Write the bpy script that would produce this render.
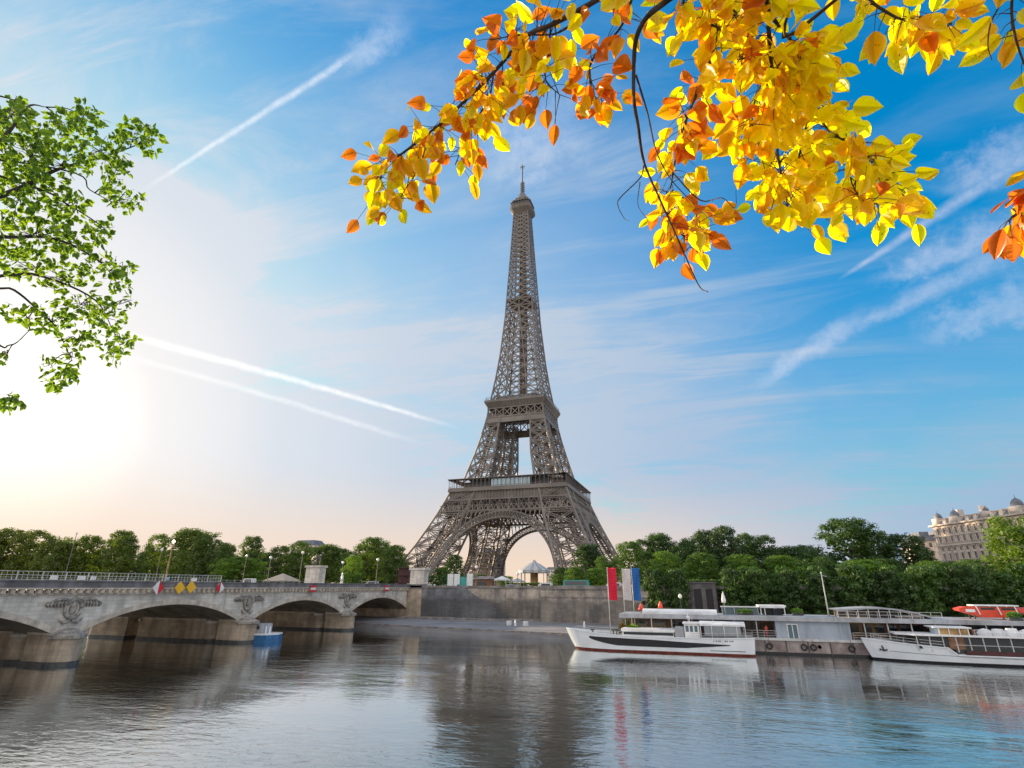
import bpy, bmesh, math, random
from math import sin, cos, pi, radians, sqrt, atan2
from mathutils import Vector, Matrix, noise as mnoise

for o in list(bpy.data.objects):
    bpy.data.objects.remove(o)
SC = bpy.context.scene
COL = SC.collection

# ------------------------------------------------------------------ camera
CAM = Vector((101.78, -330.11, 1.58))
YAW, PITCH, ROLL, FPX = radians(18.447), radians(20.729), radians(.204), 535.18
cF = Vector((-sin(YAW) * cos(PITCH), cos(YAW) * cos(PITCH), sin(PITCH)))
cR0 = Vector((cos(YAW), sin(YAW), 0))
cU0 = cR0.cross(cF)
cR = cR0 * cos(ROLL) + cU0 * sin(ROLL)
cU = -cR0 * sin(ROLL) + cU0 * cos(ROLL)
cam_d = bpy.data.cameras.new('camera')
cam_d.lens = FPX / 1024 * 36
cam_d.sensor_width = 36
cam_d.clip_start = .1
cam_d.clip_end = 20000
cam = bpy.data.objects.new('camera', cam_d)
COL.objects.link(cam)
M3 = Matrix((cR, cU, -cF)).transposed()
cam.matrix_world = Matrix.Translation(CAM) @ M3.to_4x4()
SC.camera = cam


def ray(px, py):
    return (cF * FPX + cR * (px - 512) - cU * (py - 384)).normalized()


def at(px, py, dist):
    return CAM + ray(px, py) * dist


# ------------------------------------------------------------------ light
SUN_EL, SUN_AZ = radians(11.5), radians(-66.0)      # azimuth clockwise from +Y
SUND = Vector((sin(SUN_AZ) * cos(SUN_EL), cos(SUN_AZ) * cos(SUN_EL), sin(SUN_EL)))
sun_d = bpy.data.lights.new('sun', 'SUN')
sun_d.energy = 4.6
sun_d.angle = radians(.6)
sun_d.color = (1, .76, .5)
sun = bpy.data.objects.new('sun', sun_d)
COL.objects.link(sun)
sun.rotation_euler = SUND.to_track_quat('Z', 'Y').to_euler()
sun.location = (0, 0, 500)

SC.view_settings.view_transform = 'Standard'
SC.view_settings.look = 'None'
SC.view_settings.gamma = 1
SC.view_settings.use_curve_mapping = False
SC.view_settings.exposure = 1.0
SC.render.engine = 'CYCLES'
SC.cycles.max_bounces = 6
SC.cycles.transparent_max_bounces = 8
SC.cycles.use_denoising = True
SC.cycles.sample_clamp_indirect = 6

W = bpy.data.worlds.new('World')
SC.world = W
W.use_nodes = True
nt = W.node_tree
for n in list(nt.nodes):
    nt.nodes.remove(n)


class NG:
    """tiny node builder"""
    def __init__(s, tree):
        s.t = tree

    def new(s, kind, **kw):
        n = s.t.nodes.new(kind)
        for k, v in kw.items():
            setattr(n, k, v)
        return n

    def put(s, sock, v):
        if v is None:
            return
        if isinstance(v, (bpy.types.NodeSocket,)):
            s.t.links.new(v, sock)
        else:
            if sock.type == 'RGBA' and len(v) == 3:
                v = (*v, 1)
            sock.default_value = v

    def m(s, op, a, b=None, c=None, clamp=False):
        n = s.new('ShaderNodeMath', operation=op)
        n.use_clamp = clamp
        s.put(n.inputs[0], a)
        s.put(n.inputs[1], b)
        s.put(n.inputs[2], c)
        return n.outputs[0]

    def vm(s, op, a, b=None, out=0):
        n = s.new('ShaderNodeVectorMath', operation=op)
        s.put(n.inputs[0], a)
        s.put(n.inputs[1], b)
        return n.outputs['Value'] if op in ('DOT_PRODUCT', 'LENGTH', 'DISTANCE') else n.outputs[0]

    def smooth(s, v, lo, hi, a=0., b=1.):
        n = s.new('ShaderNodeMapRange', interpolation_type='SMOOTHSTEP')
        s.put(n.inputs[0], v)
        for i, x in enumerate((lo, hi, a, b)):
            n.inputs[i + 1].default_value = x
        return n.outputs[0]

    def mix(s, fac, a, b, blend='MIX'):
        n = s.new('ShaderNodeMix', data_type='RGBA', blend_type=blend)
        s.put(n.inputs[0], fac)
        s.put(n.inputs[6], a)
        s.put(n.inputs[7], b)
        return n.outputs[2]

    def noise(s, vec, scale, detail=4, rough=.5, dist=0.):
        n = s.new('ShaderNodeTexNoise')
        s.put(n.inputs['Vector'], vec)
        n.inputs['Scale'].default_value = scale
        n.inputs['Detail'].default_value = detail
        n.inputs['Roughness'].default_value = rough
        n.inputs['Distortion'].default_value = dist
        return n.outputs['Fac']

    def mapping(s, vec, scale=(1, 1, 1), rot=(0, 0, 0), loc=(0, 0, 0)):
        n = s.new('ShaderNodeMapping')
        s.put(n.inputs[0], vec)
        n.inputs['Location'].default_value = loc
        n.inputs['Rotation'].default_value = rot
        n.inputs['Scale'].default_value = scale
        return n.outputs[0]

    def ramp(s, fac, stops):
        n = s.new('ShaderNodeValToRGB')
        s.put(n.inputs[0], fac)
        el = n.color_ramp.elements
        while len(el) < len(stops):
            el.new(.5)
        for e, (p, c) in zip(el, stops):
            e.position = p
            e.color = (*c, 1) if len(c) == 3 else c
        return n.outputs[0]


g = NG(nt)
tc = g.new('ShaderNodeTexCoord')
D = tc.outputs['Generated']
sky = g.new('ShaderNodeTexSky', sky_type='NISHITA')
sky.sun_disc = False
sky.sun_elevation = SUN_EL
sky.sun_rotation = SUN_AZ
sky.air_density = 1.0
sky.dust_density = 1.6
sky.ozone_density = 2.5
sep = g.new('ShaderNodeSeparateXYZ')
g.put(sep.inputs[0], D)
zc = g.m('MAXIMUM', sep.outputs[2], 0.0)
sundot = g.vm('DOT_PRODUCT', D, tuple(SUND))
# keep the aureole round the sun from burning out: soft shoulder on the sky's luminance
lum = g.vm('DOT_PRODUCT', sky.outputs[0], (.25, .5, .25))
sh = g.m('DIVIDE', 1.0, g.m('ADD', 1.0, g.m('DIVIDE', lum, 2.6)))
shv = g.new('ShaderNodeCombineXYZ')
for i_ in range(3):
    g.put(shv.inputs[i_], sh)
comp = g.vm('MULTIPLY', sky.outputs[0], shv.outputs[0])
hs = g.new('ShaderNodeHueSaturation')
hs.inputs['Saturation'].default_value = 1.55
hs.inputs['Value'].default_value = 3.0
g.put(hs.inputs['Color'], comp)
base = g.mix(1.0, hs.outputs[0], (.34, 1.20, 1.08), 'MULTIPLY')
# thin high veil, thickest towards the sun and towards the horizon; planar cloud coordinates
inv = g.m('DIVIDE', 1.0, g.m('ADD', zc, .12))
pc = g.vm('MULTIPLY', D, None)
cmb = g.new('ShaderNodeCombineXYZ')
g.put(cmb.inputs[0], inv); g.put(cmb.inputs[1], inv); g.put(cmb.inputs[2], 0.0)
nt.links.new(cmb.outputs[0], pc.node.inputs[1])
warp = g.noise(pc, .9, 3, .5)
mp = g.mapping(pc, scale=(.55, 2.6, 1), rot=(0, 0, radians(-38)))
cir = g.noise(mp, 1.5, 9, .62, .9)
soft = g.noise(pc, .75, 5, .55, .4)
mp2 = g.mapping(pc, scale=(.8, 2.0, 1), rot=(0, 0, radians(25)), loc=(3.1, 1.7, 0))
cir2 = g.noise(mp2, 1.1, 8, .66, 1.2)
wisp = g.m('MULTIPLY', g.m('MAXIMUM', g.smooth(cir, .42, .78), g.smooth(cir2, .46, .80)), g.smooth(soft, .34, .62, .25, 1.))
veil_sun = g.m('MULTIPLY', g.smooth(sundot, .12, .74), g.smooth(zc, .92, .34))
veil_low = g.smooth(zc, .50, .04)
veil = g.m('ADD', g.m('MULTIPLY', veil_sun, .95), g.m('MULTIPLY', veil_low, 1.0), clamp=True)
veil = g.m('MULTIPLY', veil, g.smooth(soft, .30, .68, .62, 1.1), clamp=True)
cl_amt = g.m('ADD', g.m('MAXIMUM', g.m('MAXIMUM', veil, g.m('MULTIPLY', g.smooth(zc, .50, .26), g.smooth(sundot, .60, .86))), g.smooth(zc, .26, .06)), g.m('MULTIPLY', wisp, g.smooth(sundot, -.05, .55, .42, .95)), clamp=True)


def arc(p0, p1, width, strength, edge=.12, rough=.5, w1=None, seed=0., bend=0.):
    """a contrail or streak: a band along the great circle through two directions of the sky"""
    a, b = ray(*p0), ray(*p1)
    n = a.cross(b).normalized()
    t = n.cross(a).normalized()
    L = math.acos(max(-1, min(1, a.dot(b))))
    u = g.m('DIVIDE', g.m('ARCTAN2', g.vm('DOT_PRODUCT', D, tuple(t)), g.vm('DOT_PRODUCT', D, tuple(a))), L)
    dist = g.vm('DOT_PRODUCT', D, tuple(n))
    nz = g.noise(g.vm('ADD', D, (seed, seed * .3, 0)), 26, 5, .65)
    dist = g.m('ADD', dist, g.m('MULTIPLY', g.m('SUBTRACT', nz, .5), width * 1.3 * rough * 2))
    if bend:
        dist = g.m('ADD', dist, g.m('MULTIPLY', g.m('MULTIPLY', u, g.m('SUBTRACT', 1., u)), bend))
    wv = g.m('ADD', width, g.m('MULTIPLY', u, (w1 or width) - width))
    prof = g.m('SUBTRACT', 1., g.m('DIVIDE', g.m('ABSOLUTE', dist), wv), clamp=True)
    prof = g.smooth(prof, 0, 1)
    ends = g.m('MULTIPLY', g.smooth(u, 0., edge), g.smooth(u, 1., 1. - edge))
    tex = g.smooth(g.noise(g.vm('ADD', D, (0, seed, seed)), 60, 4, .7), .25, .7, .55, 1.)
    return g.m('MULTIPLY', g.m('MULTIPLY', g.m('MULTIPLY', prof, ends), tex), strength)


trails = [
    arc((128, 200), (392, 30), .0042, .48, .25, .7, .009, 1.),
    arc((330, 75), (420, 10), .018, .3, .45, 1.2, .04, 2.),
    arc((60, 318), (470, 432), .0105, .68, .25, .25, .006, 3., .02),
    arc((60, 338), (440, 450), .0075, .34, .3, .4, .008, 4., .02),
    arc((835, 282), (1060, 135), .004, .45, .15, .5, .02, 5.),
    arc((745, 392), (880, 305), .016, .5, .35, .9, .03, 6.),
    arc((860, 285), (1060, 205), .020, .42, .3, 1.5, .05, 7.),
    arc((820, 345), (1060, 225), .012, .35, .3, 1.2, .03, 8.),
    arc((900, 340), (1090, 275), .03, .32, .35, 1.5, .05, 9.),
    arc((450, 165), (620, 110), .10, .32, .5, .8, .10, 10.),
    arc((925, 195), (1080, 130), .03, .4, .35, 1.3, .06, 11.),
]
tr = trails[0]
for t_ in trails[1:]:
    tr = g.m('MAXIMUM', tr, t_)
# cloud colour: the sun-lit cirrus is as bright as the sky round it plus scattered sunlight
K_ = 1/.148
ccol = g.ramp(sundot, [(0., (.34*K_, .50*K_, .68*K_)), (.40, (.40*K_, .54*K_, .73*K_)), (.68, (.54*K_, .63*K_, .75*K_)), (.82, (.60*K_, .68*K_, .79*K_)), (.92, (.73*K_, .78*K_, .85*K_)), (.975, (.95*K_, .93*K_, .92*K_)), (1., (1.35*K_, 1.28*K_, 1.15*K_))])
warmth = g.m('MULTIPLY', g.smooth(zc, .22, .0), g.smooth(sundot, .0, .6))
ccol = g.mix(g.m('MULTIPLY', warmth, .85), ccol, (1.0*K_, .74*K_, .53*K_))
skycol = g.mix(cl_amt, base, ccol)
tcol = g.mix(g.smooth(sundot, .2, 1.0), (4.9, 5.2, 6.2), (8.2, 8.1, 8.0))
skycol = g.mix(tr, skycol, tcol)
skycol = g.mix(1., skycol, (.74, .74, .74), 'MULTIPLY')
# bright cloud added to the unseen sky behind the camera as neutral fill light
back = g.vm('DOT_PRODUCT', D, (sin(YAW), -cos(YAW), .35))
fill_cloud = g.mix(g.smooth(soft, .3, .7), (6.9, 6.5, 6.2), (4.8, 4.7, 4.9))
skycol = g.mix(g.smooth(back, .0, .45), skycol, fill_cloud)
bg = g.new('ShaderNodeBackground')
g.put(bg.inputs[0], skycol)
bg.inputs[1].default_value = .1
wo = g.new('ShaderNodeOutputWorld')
nt.links.new(bg.outputs[0], wo.inputs[0])
W.cycles.sampling_method = 'MANUAL'
W.cycles.sample_map_resolution = 512


# ------------------------------------------------------------------ helpers
RND = random.Random(7)
_root_loc = {}


class MB:
    def __init__(s):
        s.v = []; s.f = []; s.mi = []; s.cur = 0; s.smooth = False

    def face(s, pts):
        k = len(s.v)
        s.v.extend([tuple(p) for p in pts])
        s.f.append(tuple(range(k, k + len(pts)))); s.mi.append(s.cur)

    def box(s, x0, x1, y0, y1, z0, z1):
        k = len(s.v)
        s.v += [(x0, y0, z0), (x1, y0, z0), (x1, y1, z0), (x0, y1, z0), (x0, y0, z1), (x1, y0, z1), (x1, y1, z1), (x0, y1, z1)]
        s.f += [(k, k+3, k+2, k+1), (k+4, k+5, k+6, k+7), (k, k+1, k+5, k+4), (k+1, k+2, k+6, k+5), (k+2, k+3, k+7, k+6), (k+3, k, k+4, k+7)]
        s.mi += [s.cur] * 6

    def cbox(s, c, sz, rz=0.):
        k = len(s.v); n0 = k
        hx, hy, hz = sz[0]/2, sz[1]/2, sz[2]/2
        s.box(-hx, hx, -hy, hy, -hz, hz)
        cc, ss = cos(rz), sin(rz)
        for i in range(n0, n0+8):
            x, y, z = s.v[i]
            s.v[i] = (c[0]+x*cc-y*ss, c[1]+x*ss+y*cc, c[2]+z)

    def beam(s, p, q, w, h=None, up=None, caps=False):
        p = Vector(p); q = Vector(q)
        d = q - p
        if d.length < 1e-6:
            return
        d.normalize()
        h = h or w
        u = Vector(up) if up is not None else (Vector((0, 0, 1)) if abs(d.z) < .95 else Vector((1, 0, 0)))
        a = d.cross(u)
        if a.length < 1e-5:
            a = d.cross(Vector((0, 1, .1)))
        a.normalize()
        b = a.cross(d).normalized()
        a *= w/2; b *= h/2
        k = len(s.v)
        for c in (p, q):
            s.v += [tuple(c+a+b), tuple(c-a+b), tuple(c-a-b), tuple(c+a-b)]
        s.f += [(k, k+1, k+5, k+4), (k+1, k+2, k+6, k+5), (k+2, k+3, k+7, k+6), (k+3, k, k+4, k+7)]
        s.mi += [s.cur]*4
        if caps:
            s.f += [(k+3, k+2, k+1, k), (k+4, k+5, k+6, k+7)]
            s.mi += [s.cur]*2

    def lat(s, p, q, n, w, t=.22, zt=.14, step=1.1):
        """a flat lattice girder between p and q, lying in the plane with normal n"""
        p = Vector(p); q = Vector(q); d = q-p; L = d.length
        if L < 1e-3:
            return
        d.normalize()
        a = Vector(n).cross(d)
        if a.length < 1e-5:
            return
        a.normalize(); a *= w/2
        s.beam(p+a, q+a, t, t*1.6); s.beam(p-a, q-a, t, t*1.6)
        k = max(2, int(L/(w*step)))
        for i in range(k):
            u0 = p+d*(L*i/k); u1 = p+d*(L*(i+1)/k)
            s1 = a if i % 2 == 0 else -a
            s.beam(u0+s1, u1-s1, zt)

    def tube(s, pts, rads, n=8, cap=True):
        k = len(s.v)
        pts = [Vector(p) for p in pts]
        if not hasattr(rads, '__len__'):
            rads = [rads]*len(pts)
        for i, p in enumerate(pts):
            d = (pts[min(i+1, len(pts)-1)] - pts[max(i-1, 0)])
            d = d.normalized() if d.length > 1e-9 else Vector((0, 0, 1))
            u = Vector((0, 0, 1)) if abs(d.z) < .9 else Vector((1, 0, 0))
            a = d.cross(u).normalized(); b = d.cross(a)
            for j in range(n):
                t = 2*pi*j/n
                s.v.append(tuple(p+(a*cos(t)+b*sin(t))*rads[i]))
        for i in range(len(pts)-1):
            for j in range(n):
                j2 = (j+1) % n
                s.f.append((k+i*n+j, k+i*n+j2, k+(i+1)*n+j2, k+(i+1)*n+j)); s.mi.append(s.cur)
        if cap:
            s.f.append(tuple(k+j for j in range(n))[::-1]); s.mi.append(s.cur)
            s.f.append(tuple(k+(len(pts)-1)*n+j for j in range(n))); s.mi.append(s.cur)

    def lathe(s, c, prof, n=16, sx=1, sy=1, a0=0., a1=2*pi):
        k = len(s.v); full = abs(a1-a0-2*pi) < 1e-6
        m = n if full else n+1
        for r, z in prof:
            for j in range(m):
                t = a0+(a1-a0)*j/n
                s.v.append((c[0]+r*cos(t)*sx, c[1]+r*sin(t)*sy, c[2]+z))
        for i in range(len(prof)-1):
            for j in range(n):
                j2 = (j+1) % m if full else j+1
                s.f.append((k+i*m+j, k+i*m+j2, k+(i+1)*m+j2, k+(i+1)*m+j)); s.mi.append(s.cur)

    def prism(s, poly, z0, z1):
        k = len(s.v); n = len(poly)
        s.v += [(x, y, z0) for x, y in poly]+[(x, y, z1) for x, y in poly]
        s.f.append(tuple(range(k, k+n))[::-1]); s.f.append(tuple(range(k+n, k+2*n)))
        s.mi += [s.cur]*2
        for i in range(n):
            j = (i+1) % n
            s.f.append((k+i, k+j, k+n+j, k+n+i)); s.mi.append(s.cur)

    def build(s, name, mats, parent=None, loc=None, smooth=None):
        """vertices are world coordinates when the parent stands somewhere; they are made local to it here"""
        me = bpy.data.meshes.new(name)
        org = Vector((0, 0, 0))
        if parent is not None:
            org = Vector(_root_loc.get(parent.name, (0, 0, 0)))
        elif loc is not None:
            org = Vector(loc)
        vs = [(x-org[0], y-org[1], z-org[2]) for x, y, z in s.v]
        me.from_pydata(vs, [], s.f)
        if not isinstance(mats, (list, tuple)):
            mats = [mats]
        for m_ in mats:
            me.materials.append(m_)
        me.polygons.foreach_set('material_index', s.mi)
        sm = s.smooth if smooth is None else smooth
        if sm:
            me.polygons.foreach_set('use_smooth', [True]*len(s.f))
        me.update()
        o = bpy.data.objects.new(name, me)
        COL.objects.link(o)
        if parent is not None:
            o.parent = parent
            _root_loc[o.name] = tuple(org)
        elif loc is not None:
            o.location = loc
            _root_loc[o.name] = tuple(loc)
        return o


def tag(o, label=None, cat=None, group=None, kind=None):
    if label: o['label'] = label
    if cat: o['category'] = cat
    if group: o['group'] = group
    if kind: o['kind'] = kind
    return o


def thing(name, label, cat, loc=(0, 0, 0), group=None, rz=0.):
    o = bpy.data.objects.new(name, None)
    COL.objects.link(o)
    o.location = loc
    o.rotation_euler = (0, 0, rz)
    _root_loc[o.name] = tuple(loc) if not rz else (0, 0, 0)
    return tag(o, label, cat, group)


def local_thing(name, label, cat, loc=(0, 0, 0), group=None, rz=0.):
    """as thing(), but its parts are modelled around (0, 0, 0)"""
    o = thing(name, label, cat, loc, group, rz)
    _root_loc[o.name] = (0, 0, 0)
    return o


def dup(root, loc, rz=0., scale=(1, 1, 1), label=None, group=None):
    r = root.copy(); COL.objects.link(r)
    r.location = loc; r.rotation_euler = (0, 0, rz); r.scale = scale
    if label: r['label'] = label
    if group: r['group'] = group
    for ch in list(root.children):
        c = ch.copy(); COL.objects.link(c); c.parent = r
        for g2 in ch.children:
            d = g2.copy(); COL.objects.link(d); d.parent = c
    return r


# ------------------------------------------------------------------ materials
def mat(name, col, rough=.7, var=.12, scale=1., col2=None, metal=0., bump=0., bscale=8., streak=0., spec=.5, extra=None):
    m = bpy.data.materials.new(name)
    m.use_nodes = True
    t = m.node_tree
    q = NG(t)
    b = t.nodes['Principled BSDF']
    co = q.new('ShaderNodeTexCoord').outputs['Object']
    n1 = q.noise(co, scale, 6, .62)
    c2 = col2 or tuple(c*(1-var*2.2) for c in col)
    c1 = tuple(min(1, c*(1+var)) for c in col)
    c = q.mix(q.smooth(n1, .3, .7), c1, c2)
    if streak:
        ms = q.mapping(co, scale=(1, 1, .09))
        n2 = q.noise(ms, streak, 5, .65)
        c = q.mix(q.smooth(n2, .45, .72, 0., .55), c, tuple(x*.4 for x in col))
    if extra:
        c = extra(q, co, c)
    q.put(b.inputs['Base Color'], c)
    b.inputs['Roughness'].default_value = rough
    b.inputs['Metallic'].default_value = metal
    b.inputs['Specular IOR Level'].default_value = spec
    if bump:
        bn = q.new('ShaderNodeBump')
        bn.inputs['Strength'].default_value = bump
        bn.inputs['Distance'].default_value = .05
        q.put(bn.inputs['Height'], q.noise(co, bscale, 6, .6))
        t.links.new(bn.outputs[0], b.inputs['Normal'])
    return m


def glass(name, col=(.03, .04, .05), rough=.06):
    m = bpy.data.materials.new(name); m.use_nodes = True
    b = m.node_tree.nodes['Principled BSDF']
    b.inputs['Base Color'].default_value = (*col, 1)
    b.inputs['Roughness'].default_value = rough
    b.inputs['Specular IOR Level'].default_value = .8
    return m


def emit(name, col, s):
    m = bpy.data.materials.new(name); m.use_nodes = True
    b = m.node_tree.nodes['Principled BSDF']
    b.inputs['Base Color'].default_value = (*col, 1)
    b.inputs['Emission Color'].default_value = (*col, 1)
    b.inputs['Emission Strength'].default_value = s
    return m


def stone_blocks(q, co, c, bw=1.2, bh=.5, dark=.55, axis='x'):
    sp = q.new('ShaderNodeSeparateXYZ'); q.put(sp.inputs[0], co)
    cb = q.new('ShaderNodeCombineXYZ')
    q.put(cb.inputs[0], q.m('ADD', sp.outputs[0], sp.outputs[1])); q.put(cb.inputs[1], sp.outputs[2])
    br = q.new('ShaderNodeTexBrick')
    q.put(br.inputs['Vector'], cb.outputs[0])
    br.inputs['Scale'].default_value = 1
    br.inputs['Brick Width'].default_value = bw
    br.inputs['Row Height'].default_value = bh
    br.inputs['Mortar Size'].default_value = .025
    br.inputs['Color1'].default_value = (1, 1, 1, 1)
    br.inputs['Color2'].default_value = (.78, .78, .78, 1)
    br.inputs['Mortar'].default_value = (dark, dark, dark, 1)
    return q.mix(1., c, br.outputs[0], 'MULTIPLY')


def leafmat(name, c1, c2, trans=.45, tcol=None, rough=.55, wnoise=.12, spots=0):
    m = bpy.data.materials.new(name); m.use_nodes = True
    t = m.node_tree; q = NG(t)
    for n in list(t.nodes): t.nodes.remove(n)
    geo = q.new('ShaderNodeNewGeometry')
    oi = q.new('ShaderNodeObjectInfo')
    n1 = q.noise(geo.outputs['Position'], wnoise, 3, .6)
    fac = q.m('ADD', q.m('MULTIPLY', q.smooth(n1, .3, .7), .55), q.m('MULTIPLY', geo.outputs['Random Per Island'], .45))
    c = q.mix(fac, c1, c2)
    if spots:
        sn = q.noise(geo.outputs['Position'], spots, 2, .5)
        c = q.mix(q.smooth(sn, .66, .74, 0, .75), c, (.22, .07, .01))
    c = q.mix(1., c, oi.outputs['Color'], 'MULTIPLY')
    d = q.new('ShaderNodeBsdfDiffuse'); q.put(d.inputs[0], c)
    tr_ = q.new('ShaderNodeBsdfTranslucent')
    q.put(tr_.inputs[0], q.mix(1., c, tcol or (1.5, 1.5, .6), 'MULTIPLY'))
    gl = q.new('ShaderNodeBsdfGlossy'); gl.inputs['Roughness'].default_value = rough
    gl.inputs['Color'].default_value = (.8, .8, .8, 1)
    m1 = q.new('ShaderNodeMixShader'); m1.inputs[0].default_value = trans
    t.links.new(d.outputs[0], m1.inputs[1]); t.links.new(tr_.outputs[0], m1.inputs[2])
    m2 = q.new('ShaderNodeMixShader'); m2.inputs[0].default_value = .05
    t.links.new(m1.outputs[0], m2.inputs[1]); t.links.new(gl.outputs[0], m2.inputs[2])
    o = q.new('ShaderNodeOutputMaterial'); t.links.new(m2.outputs[0], o.inputs[0])
    return m


M = {}
M['iron'] = mat('iron_paint', (.205, .178, .158), .6, .12, .08, streak=0)
M['iron_dark'] = mat('iron_paint_dark', (.16, .13, .11), .65, .15, .1)
M['limestone'] = mat('limestone', (.70, .66, .60), .85, .14, .25, streak=1.1, bump=.3, bscale=4, extra=lambda q, co, c: stone_blocks(q, co, c, 1.5, .5, .66))
M['pierstone'] = mat('pier_stone', (.52, .43, .33), .85, .18, .3, streak=.7, bump=.4, bscale=4, extra=lambda q, co, c: stone_blocks(q, co, c, 1.5, .6, .76))
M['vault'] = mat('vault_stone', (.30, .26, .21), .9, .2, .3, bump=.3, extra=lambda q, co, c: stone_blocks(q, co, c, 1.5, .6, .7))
M['carving'] = mat('carved_stone', (.33, .31, .28), .85, .25, 1.5, bump=.5)
M['cornice'] = mat('cornice_stone', (.56, .50, .42), .85, .15, .6, streak=1.2)
M['parapet'] = mat('parapet_stone', (.20, .19, .205), .85, .18, .4, streak=.9, extra=lambda q, co, c: stone_blocks(q, co, c, 1.8, .9, .7))


def wallstain(q, co, c):
    c = stone_blocks(q, co, c, 1.3, .48, .6)
    sp = q.new('ShaderNodeSeparateXYZ'); q.put(sp.inputs[0], co)
    n = q.noise(q.mapping(co, scale=(.22, .22, .05)), 1.0, 6, .7)
    c = q.mix(q.smooth(n, .44, .64, 0, .6), c, (.07, .075, .085))
    n2 = q.noise(q.mapping(co, scale=(1.3, 1.3, .12)), 1.0, 4, .7)
    c = q.mix(q.smooth(n2, .48, .75, 0, .5), c, (.07, .07, .07))
    zz = q.m('ADD', sp.outputs[2], q.m('MULTIPLY', n, 5.))
    return q.mix(q.smooth(zz, 7.9, 6.9, 0, .55), c, (.05, .05, .055))


M['wall'] = mat('embankment_stone', (.60, .53, .45), .9, .2, .15, bump=.4, bscale=3, extra=wallstain)
M['wall2'] = mat('embankment_stone_grey', (.26, .27, .29), .9, .2, .2, bump=.4, bscale=3, extra=wallstain)
M['coping'] = mat('coping_stone', (.25, .23, .22), .85, .2, .6, streak=.8)
M['quay'] = mat('quay_paving', (.19, .19, .205), .85, .16, .12, bump=.3, extra=lambda q, co, c: q.mix(q.smooth(q.noise(q.mapping(co, scale=(.03, .4, 1)), 1., 5, .6), .4, .7, 0, .5), c, (.28, .28, .29)))
M['asphalt'] = mat('asphalt', (.06, .06, .065), .9, .15, .5)
M['ground'] = mat('gravel_ground', (.22, .20, .17), .95, .2, .05)
M['bank'] = mat('bank_paving', (.25, .24, .22), .9, .2, .5)
M['white'] = mat('white_paint', (.78, .79, .80), .35, .06, .7, streak=0)
M['hullwhite'] = mat('hull_white', (.76, .81, .86), .3, .05, .35)
M['black'] = mat('black_paint', (.012, .013, .018), .3, .1, 1)
M['maroon'] = mat('maroon_paint', (.07, .015, .02), .4, .2, 1)
M['keelred'] = mat('keel_red', (.16, .03, .02), .5, .2, 1)
M['grey'] = mat('grey_paint', (.38, .40, .43), .5, .12, .5, streak=.8)
M['greyblue'] = mat('grey_blue_panel', (.36, .42, .50), .45, .08, .3, streak=.7)
M['darkgrey'] = mat('dark_grey', (.07, .075, .08), .5, .2, 1)
M['rust'] = mat('stained_hull', (.30, .26, .25), .6, .25, .5, streak=1.3, col2=(.14, .10, .09))
M['canvas'] = mat('white_canvas', (.70, .72, .74), .8, .1, .6)
M['clear'] = mat('clear_curtain', (.28, .31, .33), .25, .1, .4)
M['glass'] = glass('dark_glass')
M['glassblue'] = glass('blue_glass', (.10, .16, .2), .08)
M['ochre'] = mat('ochre_interior', (.40, .25, .10), .7, .35, .4)
M['wood'] = mat('brown_wood', (.20, .10, .05), .6, .25, 1.5)
M['steel'] = mat('light_steel', (.50, .51, .52), .4, .1, 1)
M['red'] = mat('red_cloth', (.72, .012, .05), .7, .05, .5)
M['whitecloth'] = mat('white_cloth', (.66, .66, .66), .7, .05, .5)
M['blue'] = mat('blue_cloth', (.015, .13, .42), .7, .05, .5)
M['signred'] = mat('sign_red', (.62, .02, .03), .5, .05, 1)
M['signyellow'] = mat('sign_yellow', (.85, .48, .02), .5, .05, 1)
M['orangered'] = mat('orange_red', (.72, .07, .03), .45, .08, 1)
M['skin'] = mat('skin', (.45, .28, .2), .6, .05, 3)
M['denim'] = mat('denim', (.04, .06, .12), .8, .1, 3)
M['bluecloth'] = mat('blue_shirt', (.22, .45, .75), .8, .1, 3)
M['bluepaint'] = mat('blue_paint', (.03, .14, .33), .5, .15, 1)
M['bark'] = mat('bark', (.10, .075, .055), .9, .3, 3, bump=.5)
M['twig'] = mat('twig_bark', (.075, .055, .05), .85, .3, 8, bump=.5, bscale=60)
M['turquoise'] = mat('turquoise_paint', (.05, .36, .33), .5, .1, 1)
M['bronze'] = mat('bronze', (.17, .16, .14), .6, .25, 1.5)
M['facade'] = mat('facade_stone', (.70, .61, .53), .85, .08, .2, streak=.4)
M['slate'] = mat('slate_roof', (.15, .17, .21), .6, .15, .6)
M['hedge'] = leafmat('hedge_leaves', (.035, .075, .012), (.07, .12, .025), .3)
M['leaf'] = leafmat('tree_leaves', (.028, .065, .012), (.085, .15, .028), .42)
M['lamp'] = emit('lamp_glow', (1, .83, .5), 3)
M['lampoff'] = mat('lamp_globe', (.8, .8, .76), .3, .05, 2)

# ------------------------------------------------------------------ ground and water
WZ = -7.97
mb = MB()
edge = [(-1500, -199), (-60, -199), (-13, -201), (22, -206.3), (41, -212), (68, -217.6), (88, -222), (140, -226), (400, -236), (1500, -250)]


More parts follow.
